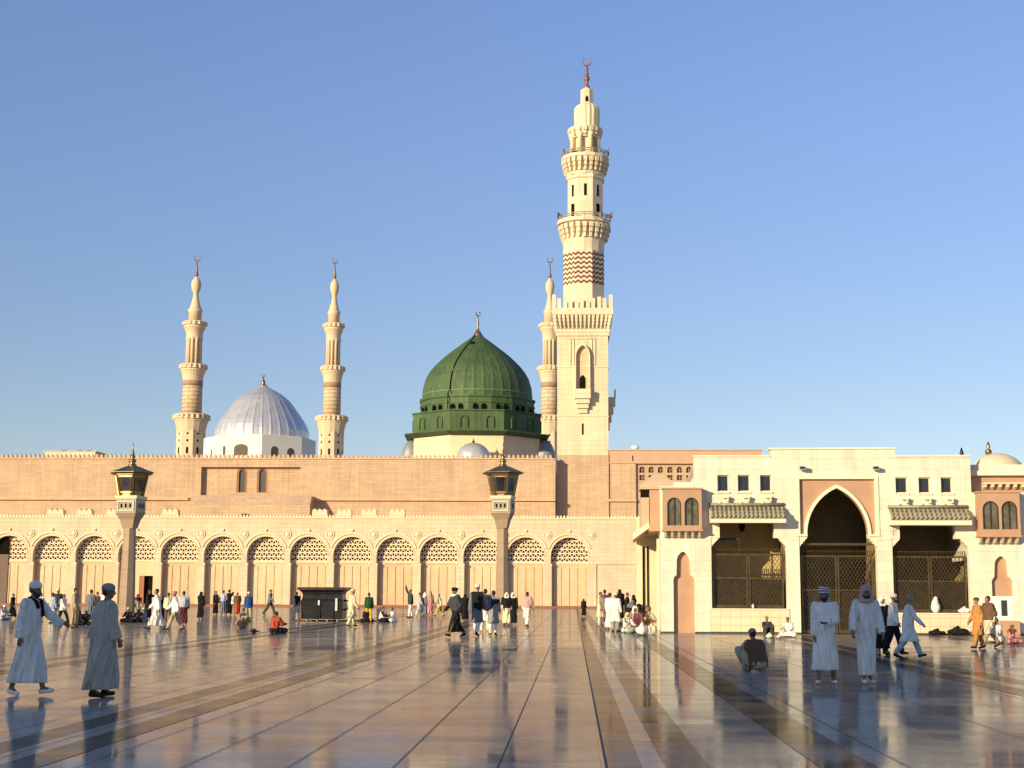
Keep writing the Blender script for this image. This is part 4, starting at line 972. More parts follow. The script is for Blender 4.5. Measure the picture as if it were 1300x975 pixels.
for k in range(8):
    a = k*math.pi/4+math.pi/4*0; c, s_ = math.cos(a), math.sin(a); rr = hw(22.8)+.02
    def q4(w, z0, z1):
        m_.add([(xo+rr*c-t*s_, cy+rr*s_+t*c, z) for t, z in ((-w, z0), (w, z0), (w, z1), (-w, z1))], [(0, 1, 2, 3)])
    q4(hw(1.8), zt_f(251), zt_f(236)); 
    if k % 2 == 1: q4(hw(3), zt_f(276), zt_f(260))
build_each(m_, 'window', DARK, T)
for px_b, w_, zz_, x9 in ((742, 33.5, 279.5, X(742, YT+3, 280)), (743, 30, 198, xo)):
    m_ = MB(); rr = hw(w_); z0 = zt_f(zz_); z1 = zt_f(zz_-5.2)
    for k in range(20):
        a = 2*math.pi*k/20; m_.bar((x9+rr*math.cos(a), cy+rr*math.sin(a), z0), (x9+rr*math.cos(a), cy+rr*math.sin(a), z1), .13, .13)
    for zq in (z1, (z0+z1)/2): m_.tube([(x9+rr*math.cos(t), cy+rr*math.sin(t), zq) for t in [2*math.pi*i/40 for i in range(40)]], .06, 6, closed=True)
    m_.build('railing', mat('weathered railing', (.34, .26, .17), .7), T)
# open lantern stage
P8(MINP, 'lantern_core', [(200, 13.5), (170, 13.5)]); 
m_ = MB()
for k in range(8):
    a = a8+k*math.pi/4; x_, y_ = xo+hw(18)*math.cos(a), cy+hw(18)*math.sin(a); m_.lathe([(hw(3.4), zt_f(200)), (hw(3.1), zt_f(174)), (hw(5), zt_f(170))], x_, y_, 8)
m_.build('columns', MINP, T)
P8(MINP, 'lantern_cornice', [(174, 17.5), (171, 18.5), (166, 21), (163, 23), (162, 23)], 16, a0=0); teeth(163, 172, 23, 20, 'muqarnas_ring', 2, 16)
xo = X(745, YT+3, 150)
P8(MINP, 'ribbed_dome', [(162, 17), (160, 16.5), (140, 17), (136, 16.6), (132.5, 14.5), (130, 10), (129, 7)], 48, sm=False, rm=lambda k, n: 1-.06*(k % 3 == 0), a0=0)
P8(MINP, 'top_lantern', [(130, 8.2), (112, 8), (111, 6), (108, 3)], 8)
m_ = MB()
for k in range(8):
    a = k*math.pi/4; c, s_ = math.cos(a), math.sin(a); rr = hw(8.2)+.03; w = hw(2); pts = [(-w, zt_f(128)), (w, zt_f(128)), (w, zt_f(123)), (0, zt_f(120)), (-w, zt_f(123))]
    if k % 2 == 0: m_.add([(xo+rr*c-t*s_, cy+rr*s_+t*c, z) for t, z in pts], [(0, 1, 2, 3, 4)])
build_each(m_, 'top_window', DARK, T)
fm = MB(); prof = [(110, 3.6), (107, 4.4), (105, 2.2), (101, 2), (98, 4), (95, 4), (93, 1.8), (90, 2.8), (88, 1.6), (84, 2.2), (82, 1.2), (80, 1)]
fm.lathe([(hw(w), zt_f(py)) for py, w in prof], xo, cy, 14)
pts = [(xo+hw(5.4)*math.cos(t), cy, zt_f(75)+hw(5.4)*math.sin(t)) for t in [R(115+i*310/18) for i in range(19)]]
fm.tube(pts, [hw(.35+.65*math.sin(math.pi*i/18)) for i in range(19)], 8); fm.build('crescent_finial', COPPER, T)
# loudspeakers on the balconies
def speaker(px, py, Y, dirx, lab):
    p = W(px, py, Y); t = thing('loudspeaker', lab, 'loudspeaker', p, group='loudspeakers on the tall minaret'); m_ = MB()
    m_.lathe([(.1, 0), (.13, .2), (.2, .4), (.4, .66), (.42, .7), (.1, .68)], 0, 0, 14)
    for v in m_.v: x_, y_, z_ = v; v.x, v.y, v.z = z_*dirx+p.x, y_+p.y-z_*.3, x_+p.z+.35
    m_.build('horn', mat('grey loudspeaker metal', (.10, .10, .11), .5), t)
    m_ = MB(); m_.box(p.x-.06, p.x+.06, p.y-.06, p.y+.06, p.z-.45, p.z+.3); m_.build('bracket', METALD, t)
for px, py, d_, lab in ((715, 277, -1, 'grey horn loudspeaker at the left end of the minaret\'s middle balcony'), (770, 277, 1, 'grey horn loudspeaker at the right end of the minaret\'s middle balcony'),
                        (722, 197, -1, 'grey horn loudspeaker at the left end of the minaret\'s top balcony'), (766, 197, 1, 'grey horn loudspeaker at the right end of the minaret\'s top balcony'),
                        (755, 276, 1, 'small horn loudspeaker facing front on the minaret\'s middle balcony'), (733, 196, -1, 'small horn loudspeaker facing front on the minaret\'s top balcony')):
    speaker(px, py, YT+1.5 if px in (755, 733) else YT+2.8, d_, lab)
# ------------------------------------------------------------------ slender minarets
YF = 300.0*KD
def slim():
    X0 = X(245, YF, 480); cy = YF; k_ = YF/F
    T = thing('minaret', 'slender sandy minaret with round banded shaft, left of the silver dome', 'minaret', (X0, YF, 0), group='slender minarets behind the hall')
    def z(py): return Z(245, py, YF)
    def L(mt, name, prof, n=24, sm=True, a0=0, rm=None):
        m_ = MB(); m_.lathe([(max(.02, w*k_*(1/math.cos(math.pi/n) if n < 10 else 1)), z(py)) for py, w in prof], X0, cy, n, a0, sm, rm); return m_.build(name, mt, T)
    L(MIN2P, 'base_shaft', [(640, 17), (550, 17), (547, 17.5)], 8, False, a8)
    L(MIN2P, 'base_balcony', [(551, 17), (546, 18.5), (540, 20), (536, 21), (535.5, 21.8), (533, 21.8)], 16, False)
    L(MIN2, 'banded_shaft', [(534, 12.8), (483, 12.6)])
    L(mat('brown minaret band', (.36, .22, .13), .8, var=.1, vs=.5), 'brown_band', [(490.5, 12.85), (484, 12.8)])
    L(MIN2P, 'middle_balcony', [(484, 12.8), (478, 13.4), (472, 15.4), (471, 16.2), (468.5, 16.2)], 24, False)
    L(MIN2P, 'column_core', [(470, 7.8), (424, 7.8)])
    m_ = MB()
    for k in range(10):
        a = 2*math.pi*(k+.5)/10; m_.lathe([(2.2*k_, z(470)), (2.0*k_, z(433)), (3*k_, z(429))], X0+8.4*k_*math.cos(a), cy+8.4*k_*math.sin(a), 8)
    m_.build('columns', MIN2P, T)
    L(MIN2P, 'upper_balcony', [(431, 10.4), (424, 10.6), (420, 12), (417, 13.6), (416.5, 14), (413.5, 14)], 24, False)
    L(MIN2P, 'top_drum', [(415, 8.6), (397, 8.2), (396, 9.2), (393, 9.2)])
    L(MIN2P, 'spire', [(394, 8.6), (388, 6.4), (380, 4.2), (374, 3.2), (372, 3.6), (368, 5.6), (362, 6.6), (357, 5.8), (353, 2.6), (351, 1.4)])
    L(COPPER, 'finial', [(352, 1.2), (349, 2.3), (347, 2.3), (345, 1.1), (342, 1.8), (339, .8), (333, .7)], 12)
    m_ = MB(); pts = [(X0+3.6*k_*math.cos(t), cy, z(328)+3.6*k_*math.sin(t)) for t in [R(120+i*300/14) for i in range(15)]]
    m_.tube(pts, [k_*(.35+.6*math.sin(math.pi*i/14)) for i in range(15)], 8); m_.build('crescent', COPPER, T)
    for nm, py0, py1, w, n in (('base_railing', 533, 527.5, 21.3, 20), ('middle_railing', 468.5, 464, 15.7, 16), ('upper_railing', 413.5, 409.5, 13.5, 14)):
        m_ = MB()
        for k in range(n):
            a = 2*math.pi*k/n; x_, y_ = X0+w*k_*math.cos(a), cy+w*k_*math.sin(a); m_.lathe([(.32*2, z(py0)), (.32*2, z(py1))], x_, y_, 6, 0, False)
        m_.tube([(X0+w*k_*math.cos(t), cy+w*k_*math.sin(t), z(py1)) for t in [2*math.pi*i/24 for i in range(24)]], .28, 6, closed=True)
        m_.tube([(X0+w*k_*math.cos(t), cy+w*k_*math.sin(t), z(py0)+.25) for t in [2*math.pi*i/24 for i in range(24)]], .35, 6, closed=True)
        m_.build(nm, MIN2P, T)
    m_ = MB()
    for k in range(8):
        a = k*math.pi/4; c, s_ = math.cos(a), math.sin(a); rr = 17*k_+.03
        for (w, p0, p1) in ((1.5, 577, 569), (1.2, 562, 559), (1.2, 553, 550.5)):
            w *= k_; rz = 17.0*k_+.04; m_.add([(X0+rz*c-t*s_, cy+rz*s_+t*c, zz) for t, zz in ((-w, z(p0)), (w, z(p0)), (w, z(p1)), (-w, z(p1)))], [(0, 1, 2, 3)])
    build_each(m_, 'window', DARK, T)
    return T
sl = slim()
for px, top, lab in ((422.5, 333, 'slender sandy minaret right of the silver dome'), (698, 332, 'slender sandy minaret partly hidden behind the tall cream minaret')):
    c = copy_tree(sl); c['label'] = lab; Y2 = YF+(6 if px < 500 else 3)
    zr_ = Z(245, 327, YF); zn = Z(px, top-3, Y2); s_ = zn/zr_
    c.location = (X(px, Y2, 470), Y2, 0); c.scale = (.9, .9, s_)
# ------------------------------------------------------------------ silver dome
YS = 200.0*KD; ks = YS/F; xs_ = X(331.5, YS, 520)
def zs2(py): return Z(331, py, YS)
T = thing('silver_dome', 'ribbed silver dome on a white polygonal drum between two slender minarets', 'dome', (xs_, YS, 0))
m_ = MB(); a0 = R(-90+13.6); m_.lathe([(71*ks, zs2(640)), (71*ks, zs2(558.5)), (70*ks, zs2(558))], xs_, YS, 8, a0, False); m_.build('drum', WHITEW, T)
m_ = MB(); prof = [(560, 59), (549, 59.5), (543, 57.5), (537, 54.5), (528, 48.5), (519, 42), (511, 36), (504, 28), (498, 19), (493, 9), (489, 3)]; xs_ += 2*ks
m_.lathe([(w*ks, zs2(py)) for py, w in prof], xs_, YS, 160, 0, False, lambda k, n: 1+.012*(k % 5 == 0)); m_.build('dome_shell', SILVER, T)
m_ = MB(); m_.lathe([(w*ks, zs2(py)) for py, w in ((491, 4), (489, 4.6), (487.5, 2), (486, 3), (484, 2.2), (482, .8), (479, .8))], xs_, YS, 14)
pts = [(xs_+1.8*ks*math.cos(t), YS, zs2(477)+1.8*ks*math.sin(t)) for t in [R(120+i*30) for i in range(11)]]; m_.tube(pts, .1, 6); m_.build('finial', GOLD, T)
m_ = MB()
xs_ -= 2*ks; apo = 71*math.cos(math.pi/8)*ks
for face, offs in ((a0-math.pi/8, ((0, 9, 570, 584), (-22, 1.6, 572, 584))), (a0+math.pi/8, ((-10, 4.6, 572, 584), (12, 4.6, 573, 584))), (a0-3*math.pi/8, ((0, 1.8, 574, 584),))):
    c, s_ = math.cos(face), math.sin(face)
    for off, w, p1, p0 in offs:
        h = arch(0, w*ks, 0, min(w*ks, 5*ks), 8); zb = zs2(p0); ztop = zs2(p1)-min(w*ks, 5*ks)
        pts = [(-w*ks, zb)]+[(x, z+ztop) for x, z in h]+[(w*ks, zb)]
        m_.add([(xs_+(apo+.04)*c-(off*ks+x)*s_, YS+(apo+.04)*s_+(off*ks+x)*c, z) for x, z in pts], [list(range(len(pts)))])
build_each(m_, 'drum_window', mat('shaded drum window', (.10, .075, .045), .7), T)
# ------------------------------------------------------------------ green dome
YG = 150.0*KD; kg = YG/F; xg = X(606, YG, 500)
def zg(py): return Z(606, py, YG)
T = thing('green_dome', 'large dark green pointed dome with paired windows in its drum', 'dome', (xg, YG, 0))
def GL(mt, name, prof, n=24, sm=True, a0=0, rm=None, par=None):
    m_ = MB(); m_.lathe([(max(.02, w*kg*(1/math.cos(math.pi/n) if n < 10 else 1)), zg(py)) for py, w in prof], xg, YG, n, a0, sm, rm); return m_.build(name, mt, par or T)
a16 = R(-90+17)
GL(GREEN, 'dome_shell', [(512, 70), (503, 70), (494, 69), (482, 65.5), (474, 61), (467, 55.5), (460, 48.5), (453, 41), (446, 32), (440, 24), (434, 16), (429, 9), (425.5, 4), (424, 2)], 144, False, 0, lambda k, n: 1+.009*(k % 4 == 0))
GL(GREENL, 'pale_ring', [(504, 70.6), (502.5, 70.6)], 64)
GL(GREEN, 'upper_drum', [(532, 73.5), (513, 73.5), (512, 75), (509.5, 75), (509, 71)], 16, False, a16)
GL(GREEN, 'ring_moulding', [(519.5, 74.6), (518, 74.6)], 16, False, a16)
GL(GREEN, 'lower_drum', [(556, 80), (531.5, 80), (530.5, 81.5), (529, 81.5), (528.5, 74)], 8, False, R(-90+26))
GL(GREEN, 'eaves', [(559.5, 84), (556.5, 91), (555, 90), (554.5, 80)], 8, False, R(-90+26))
m_ = MB(); ap = 73.5*kg
for k in range(16):
    f = a16+math.pi/16+k*math.pi/8; c, s_ = math.cos(f), math.sin(f); r_ = ap*math.cos(0)+.03
    for o_ in (-5.2, 5.2):
        w = 2.9*kg; pts = [(-w, zg(530))]+[(x, z+zg(523.5)) for x, z in arch(0, w, 0, w, 8)]+[(w, zg(530))]
        m_.add([(xg+r_*c-(o_*kg+x)*s_, YG+r_*s_+(o_*kg+x)*c, z) for x, z in pts], [list(range(len(pts)))])
build_each(m_, 'drum_window', mat('black-green window', (.004, .008, .004), 1, spec=0, var=.05), T)
m_ = MB(); ap = 80*kg
for k in range(8):
    f = R(-90+26)+math.pi/8+k*math.pi/4; c, s_ = math.cos(f), math.sin(f)
    for o_ in (-16, 16):
        w = 5*kg; w2 = 4*kg; A = [(-w, zg(551))]+[(x, z+zg(541)) for x, z in arch(0, w, 0, w, 8)]+[(w, zg(551))]; B = [(-w2, zg(551))]+[(x, z+zg(541)) for x, z in arch(0, w2, 0, w2, 8)]+[(w2, zg(551))]
        pts = A+B[::-1]; n0 = len(pts)
        ring = [(xg+(ap+d)*c-(o_*kg+x)*s_, YG+(ap+d)*s_+(o_*kg+x)*c, z) for d in (.18, 0) for x, z in pts]
        m_.add(ring, [list(range(n0)), list(range(2*n0-1, n0-1, -1))]+[(i, i+n0, (i+1) % n0+n0, (i+1) % n0) for i in range(n0)])
build_each(m_, 'blind_arch', GREEN, T)
m_ = MB(); th = R(-90-25); prof = [(426, 7.4), (429, 10), (434, 17), (440, 25), (446, 33), (453, 42), (460, 49.5), (467, 56.5), (474, 62), (482, 66.5), (494, 70), (503, 71.4), (509, 76), (519, 76), (530, 76)]
m_.tube([(xg+w*kg*math.cos(th), YG+w*kg*math.sin(th), zg(py)) for py, w in prof], .07, 6); m_.build('seam', mat('black-green window', (.004, .008, .004), 1, spec=0, var=.05), T)
m_ = MB(); tt = R(-90-14); px_, py_ = xg+21*kg*math.cos(tt), YG+21*kg*math.sin(tt); m_.box(px_-.25, px_+.25, py_-.5, py_+.6, zg(441), zg(437.5)); m_.build('dormer', DARK, T)
GL(COPPER, 'finial_base', [(428, 8), (424, 5), (421, 3.6), (419, 1.4)], 16)
m_ = MB(); m_.lathe([(w*kg, zg(py)) for py, w in ((420, 1.2), (417, 2), (415, 1), (411, 2), (409, 1), (406, 1.5), (404, .7), (402, .6))], xg, YG, 12)
m_.tube([(xg+2.6*kg*math.cos(t), YG, zg(398.5)+2.6*kg*math.sin(t)) for t in [R(120+i*30) for i in range(11)]], .1, 6); m_.build('crescent_finial', GOLD, T)
GL(mat('cream painted drum', (.72, .60, .38), .75, var=.06, vs=.5), 'cream_drum', [(640, 79), (563, 79), (560, 79)], 8, False, R(-90+26))
for i, (px, r_, py0, lab, dY) in enumerate(((601, 22.5, 562, 'small silver dome in front of the green dome\'s cream drum', -11.5), (522, 13, 559, 'small grey dome at the left foot of the green dome', -2), (691, 14, 558, 'small grey dome at the right foot of the green dome', -2))):
    Y = YG+dY; kk = Y/F; x = X(px, Y, 575); zb = Z(px, 584, Y); hh = Z(px, py0, Y)-zb
    t = thing('small_dome', lab, 'dome', (x, Y, zb), group='small grey domes round the green dome')
    m_ = MB(); m_.lathe([(r_*kk*math.cos(R(a))+.01, zb+hh*math.sin(R(a))) for a in range(0, 91, 10)], x, Y, 48, 0, True, lambda k, n: 1+.012*(k % 4 == 0)); m_.build('dome_shell', SILVER if i == 0 else mat('grey lead sheet', (.27, .27, .29), .55, .3, var=.12), t)
    m_ = MB(); m_.lathe([(r_*kk*1.06, zb-1.5), (r_*kk*1.06, zb+.1)], x, Y, 24, 0, True); m_.build('kerb', WHITEW, t)
    m_ = MB(); m_.lathe([(.12, zb+hh-.05), (.2, zb+hh+.15), (.06, zb+hh+.3), (.04, zb+hh+.6)], x, Y, 10); m_.build('finial', METALD, t)
# ------------------------------------------------------------------ lamp posts
def lamp(pxb, pyb, pxt, kx, lab):
    p = G(pxb, pyb); Y = p.y; k = Y/F
    T = thing('lamp_post', lab, 'lamp post', p, R(0), 'tall stone lamp posts on the plaza')
    def z(py): return Z(pxt, py, Y)
    x, y = p.x, p.y
    def L(mt, name, prof, n=8, a0=R(22.5-10), sm=False, par=None, f=1):
        m_ = MB(); m_.lathe([(max(.01, w*k*kx*(1/math.cos(math.pi/n) if n < 10 else 1)), z(py)) for py, w in prof], x, y, n, a0, sm); return m_.build(name, mt, par or T)
    col = mat('brown-pink lamp stone', (.33, .225, .14), .6, var=.1, vs=1.2, brick=(3, .9, .01, .7, 0, .02))
    a4 = R(45-10)
    L(col, 'shaft', [(pyb, 9), (775, 8.8), (670, 6.6)])
    L(col, 'plinth', [(pyb, 11.5), (781, 11.2), (778, 9.5)])
    L(col, 'capital', [(671, 6.5), (660, 9), (653, 12.3), (652, 13)], 4, a4)
    bx = L(mat('grey carved stone', (.30, .26, .20), .6, var=.15, vs=8, bump=.3), 'carved_box', [(652, 12.8), (634, 12.8)], 4, a4)
    L(CREAM, 'box_cornice', [(634, 13.4), (631.5, 14.2), (630, 14.2)], 4, a4)
    m_ = MB(); ca, sa = math.cos(R(-100)), math.sin(R(-100)); ca2, sa2 = math.cos(R(-10)), math.sin(R(-10))
    for (c, s_) in ((ca, sa), (ca2, sa2)):
        rr = 12.8*k*kx+.01
        def q(w0, w1, z0, z1): m_.add([(x+rr*c-t*s_, y+rr*s_+t*c, zz) for t, zz in ((w0, z0), (w1, z0), (w1, z1), (w0, z1))], [(0, 1, 2, 3)])
        for i in (-1, 0, 1): q((i*5.5-1.2)*k*kx, (i*5.5+1.2)*k*kx, z(645), z(640))
    build_each(m_, 'box_opening', DARK, bx)
    m_ = MB()
    for (c, s_) in ((ca, sa), (ca2, sa2)):
        rr = 12.8*k*kx
        for (w0, w1, z0, z1) in ((-10.5, 10.5, 649.2, 648), (-10.5, 10.5, 637.8, 636.6), (-10.5, -9.3, 648, 637.8), (9.3, 10.5, 648, 637.8)):
            a = [(x+(rr+d)*c-t*k*kx*s_, y+(rr+d)*s_+t*k*kx*c, z(zz)) for d in (.05, 0) for t, zz in ((w0, z0), (w1, z0), (w1, z1), (w0, z1))]
            m_.add(a, [(0, 1, 2, 3), (0, 4, 5, 1), (1, 5, 6, 2), (2, 6, 7, 3), (3, 7, 4, 0)])
    m_.build('box_frame', CREAM, bx)
    # lantern
    n = 6; a0 = R(-100-30); rb, rt = 14.8*k*kx, 20.5*k*kx; zb, zt = z(630), z(602)
    lt = MB(); lt.lathe([(rb*1.02, zb), (rb*1.02, zb+.12)], x, y, n, a0, False); 
    for i in range(n):
        a = a0+2*math.pi*i/n; A = Vector((x+rb*math.cos(a), y+rb*math.sin(a), zb)); B = Vector((x+rt*math.cos(a), y+rt*math.sin(a), zt)); lt.bar(A, B, .11, .11)
        a2 = a0+2*math.pi*(i+1)/n; A2 = Vector((x+rb*math.cos(a2), y+rb*math.sin(a2), zb)); B2 = Vector((x+rt*math.cos(a2), y+rt*math.sin(a2), zt)); lt.bar(B, B2, .12, .14)
        lt.bar(A.lerp(B, .16), A2.lerp(B2, .16), .05, .07); lt.bar(A.lerp(B, .86), A2.lerp(B2, .86), .05, .07)
        for q in (.16, .84): lt.bar(A.lerp(A2, q), B.lerp(B2, q), .05, .05)
    fr = lt.build('lantern_frame', GOLD, T)
    for i in range(n):
        a = a0+2*math.pi*i/n; a2 = a0+2*math.pi*(i+1)/n; q = .985
        m_ = MB(); m_.add([(x+r_*q*math.cos(t), y+r_*q*math.sin(t), zz) for t, r_, zz in ((a, rb, zb+.1), (a2, rb, zb+.1), (a2, rt, zt-.1), (a, rt, zt-.1))], [(0, 1, 2, 3)]); m_.build('glass_pane', glassmat('smoky lantern glass', (.09, .09, .07), .22), fr)
    m_ = MB(); m_.lathe([(.16, zb+.1), (.2, zb+.5), (.34, zb+.75), (.36, zb+1.05), (.2, zb+1.25), (.05, zb+1.3)], x, y, 16); m_.build('lamp_globe', mat('white lamp globe', (.7, .7, .66), .3), T)
    L(mat('dark olive roof metal', (.15, .115, .055), .4, .6, var=.25), 'lantern_roof', [(602.5, 21), (601, 24.3), (600.3, 24.3), (597, 17), (593.5, 10), (591.5, 5)], 6, a0)
    L(GOLD, 'finial', [(592.5, 5.5), (590.5, 5.2), (588, 3), (586, 4.4), (584, 4.4), (582.5, 2), (580.5, 3.2), (579, 3), (578, 1.2), (575, 2.2), (573.5, 1), (568, .6), (562, .15)], 16, 0, True)
    return T
lamp(160, 789.5, 171, 1.08, 'tall stone lamp post with gilded hexagonal lantern, left one, behind the grey-robed man')
lamp(637.5, 787, 638, .97, 'tall stone lamp post with gilded hexagonal lantern, right one, below the green dome')
# ------------------------------------------------------------------ metal container
p0 = G(411, 789); Y = p0.y; k = Y/F
T = thing('metal_container', 'big dark riveted metal container with flared rim standing before the arcade', 'container', (p0.x, Y, 0))
hl = 26.5*k; H = Z(411, 745.5, Y)
sect = [(-.75, .14), (-.8, H*.6), (-.70, H*.66), (-.62, H*.76), (-.66, H*.86), (-.84, H*.93), (.84, H*.93), (.66, H*.86), (.62, H*.76), (.70, H*.66), (.8, H*.6), (.75, .14)]
m_ = MB(); rings = []
for s_, w in ((-1, 0), (1, 0)):
    pass
lv = [(.14, hl*.97, .74), (H*.6, hl, .8), (H*.66, hl*.95, .73), (H*.78, hl*.93, .66), (H*.86, hl*.98, .70), (H*.92, hl*1.12, .84)]
vs = []; 
for z_, a, b_ in lv: vs += [(p0.x-a, Y-b_, z_), (p0.x+a, Y-b_, z_), (p0.x+a, Y+b_, z_), (p0.x-a, Y+b_, z_)]
fs = [(3, 2, 1, 0)]+[(4*j+i, 4*j+(i+1) % 4, 4*j+4+(i+1) % 4, 4*j+4+i) for j in range(len(lv)-1) for i in range(4)]+[(20, 21, 22, 23)]
m_.add(vs, fs); m_.build('body', METALD, T)
m_ = MB(); a, b_ = hl*1.17, .9; m_.box(p0.x-a, p0.x+a, Y-b_, Y+b_, H*.92, H); m_.build('rim', mat('dark brown rim metal', (.06, .04, .035), .4, .6, var=.3, vs=2), T)
for dx_, w, z0, z1 in ((-.15, .05, H*.48, H*.62), (.8, .06, H*.32, H*.68)):
    m_ = MB(); m_.box(p0.x+dx_-w, p0.x+dx_+w, Y-.86, Y-.79, z0, z1); m_.build('latch', mat('pale latch paint', (.6, .57, .5), .4), T)
m_ = MB(); 
for xx in (-.1, .62): m_.box(p0.x+xx-.02, p0.x+xx+.02, Y-.82, Y-.77, .2, H*.58)
m_.build('ribs', METALD, T)
for xx in (-.8, -.25, .3, .85):
    m_ = MB(); m_.lathe([(.02, -.05), (.09, -.05), (.09, .05), (.02, .05)], 0, 0, 14)
    for v in m_.v: x_, y_, z_ = v; v.x, v.y, v.z = p0.x+xx+z_, Y-.6+x_, .09+y_
    m_.build('wheel', mat('grey wheel rubber', (.3, .29, .27), .6), T)
m_ = MB(); m_.tube([(p0.x+hl, Y-.5, H*.62), (p0.x+hl+.28, Y-.5, H*.6), (p0.x+hl+.3, Y-.5, H*.4), (p0.x+hl, Y-.5, H*.34)], .05, 8); m_.build('side_handle', METALD, T)
gx0, gx1 = G(366, 789).x, G(505, 789).x
t = MB(); t.box(gx0, gx1, Y+.95, Y+1.07, 0, .07); o = t.build('floor_kerb', mat('dark red kerb', (.08, .025, .02), .6), None, (gx0, Y+1, 0)); tag(o, 'thin dark red kerb strip on the marble behind the metal container', 'kerb')
# small things on the marble
def lump(name, px, py, w, h, mt, lab, cat, seed=1, group=None, d=None, z0=0, base=None, n=0):
    p = G(px, py) if base is None else Vector(base); kk = (p-CAM).dot(f0)/F; r_ = random.Random(seed); m_ = MB(); w *= kk; h *= kk; d = d or w*.7
    for i in range(4+n):
        q = r_.uniform(-.5, .5); m_.ell((p.x+q*w*.5, p.y+r_.uniform(-.2, .2)*d, p.z+z0+h*r_.uniform(.3, .42)), (w*r_.uniform(.22, .34), d*.4, h*r_.uniform(.3, .42)))
    m_.ell((p.x, p.y, p.z+z0+h*.34), (w*.46, d*.45, h*.36)); m_.cap((p.x-w*.03, p.y, p.z+z0+h*.6), (p.x+w*.03, p.y, p.z+z0+h*.9), w*(.36 if n < 0 else .2), w*(.2 if n < 0 else .09))
    m2 = MB(); me = remesh(m_, .035 if w > .8 else .02, 2); zmin = min(v.co.z for v in me.vertices)
    for v in me.vertices: v.co.z = v.co.z-zmin+p.z+z0
    for v in me.vertices: v.co -= Vector((p.x, p.y, p.z+z0))
    o = bpy.data.objects.new(name, me); me.materials.append(mt); COL.objects.link(o); o.location = (p.x, p.y, p.z+z0); tag(o, lab, cat, group); return o
BW = mat('white plastic bag', (.72, .70, .60), .45, var=.06, vs=6, bump=.4); BY = mat('yellow plastic bag', (.7, .42, .05), .45, var=.06, vs=6)
lump('plastic_bag', 815, 807, 17, 16, BW, 'largest white plastic bag in front of the seated crowd', 'bag', 2, 'plastic bags on the plaza')
lump('plastic_bag', 827, 806, 13, 15, mat('cream plastic bag', (.66, .62, .42), .5), 'cream bag against the corner of the pale building', 'bag', 3, 'plastic bags on the plaza')
lump('plastic_bag', 799, 804, 15, 11, mat('pale green bag', (.42, .47, .38), .6), 'pale green bundle in front of the person with cream scarf', 'bag', 4, 'plastic bags on the plaza')
lump('plastic_bag', 634, 783, 7, 10, BY, 'yellow bag behind the navy blanket near the right lamp post', 'bag', 5, 'plastic bags on the plaza')
lump('plastic_bag', 977, 810, 11, 7, mat('cream plastic bag', (.66, .62, .42), .5), 'cream bag at the feet of the man in the orange cap', 'bag', 6, 'plastic bags on the plaza')
lump('plastic_bag', 989, 810, 6, 5, BW, 'small white bag between the two people seated under the left gate', 'bag', 7, 'plastic bags on the plaza')
lump('shoes_pile', 323, 804, 18, 3, mat('black shoe leather', (.015, .012, .012), .5), 'flat dark pile of sandals left of the fiery red shawl', 'shoes', 8, d=.3)
# ------------------------------------------------------------------ pale gate building
C0 = G(839.5, 803.5); RB = R(-2.5)
cB, sB = math.cos(RB), math.sin(RB)
def PB(px, py, v=0):
    """ray -> local (u, z) on the plane at local depth v"""
    d = ray(px, py); o_ = CAM-Vector((C0.x, C0.y, 0)); lo = (o_.x*cB+o_.y*sB, -o_.x*sB+o_.y*cB); ld = (d.x*cB+d.y*sB, -d.x*sB+d.y*cB)
    t = (v-lo[1])/ld[1]; return (lo[0]+ld[0]*t, CAM.z+d.z*t)
def U(px, v=0, py=700): return PB(px, py, v)[0]
def V(py, px=1000, v=0): return PB(px, py, v)[1]
T = thing('gate_building', 'pale ivory stone gate building with central pointed arch and two tiled awnings', 'building', (C0.x, C0.y, 0), RB, local=True)
TH = .55
zL = V(580, 930); zC = V(570.5, 1060); zRr = V(580, 1185)
u0_, u1_, u2_, u3_ = 0., U(882), U(979), U(1139); u4_, u5_ = U(1236), U(1345)
gl = (U(903), U(998), V(773.5, 950)); gr = (U(1133), U(1229.5), V(779, 1180)); gc = (U(1015), U(1113.5))
bl, br_ = (U(914), U(983)), (U(1143), U(1214))
front = MB()
nx0, nx1 = U(854.5), U(881); nzb = 0
nA = [(nx0, V(737, 868)), (nx0+.02, V(733, 868)), (U(858.5), V(730, 868))]+arch(U(867), U(875)-U(867), V(712, 868), V(700, 868)-V(712, 868), 10)+[(U(876), V(730, 868)), (nx1-.02, V(733, 868)), (nx1, V(737, 868))]
zlow = V(619, 850)
wall(front, u0_, u1_, 0, zlow, 0, TH, [(nx0, nx1, 0, nA)])
front.box(U(856), u1_, .02, TH, zlow, V(612, 870))
zsp = V(681, 1060)
Lw = [(U(912), U(926.5)), (U(938), U(953.5)), (U(966.5), U(981))]; Rw = [(U(1139.5), U(1155)), (U(1169), U(1184)), (U(1197.5), U(1212))]
zlw = (V(624, 950), V(603, 950)); zrw = (V(626, 1180), V(606, 1180))
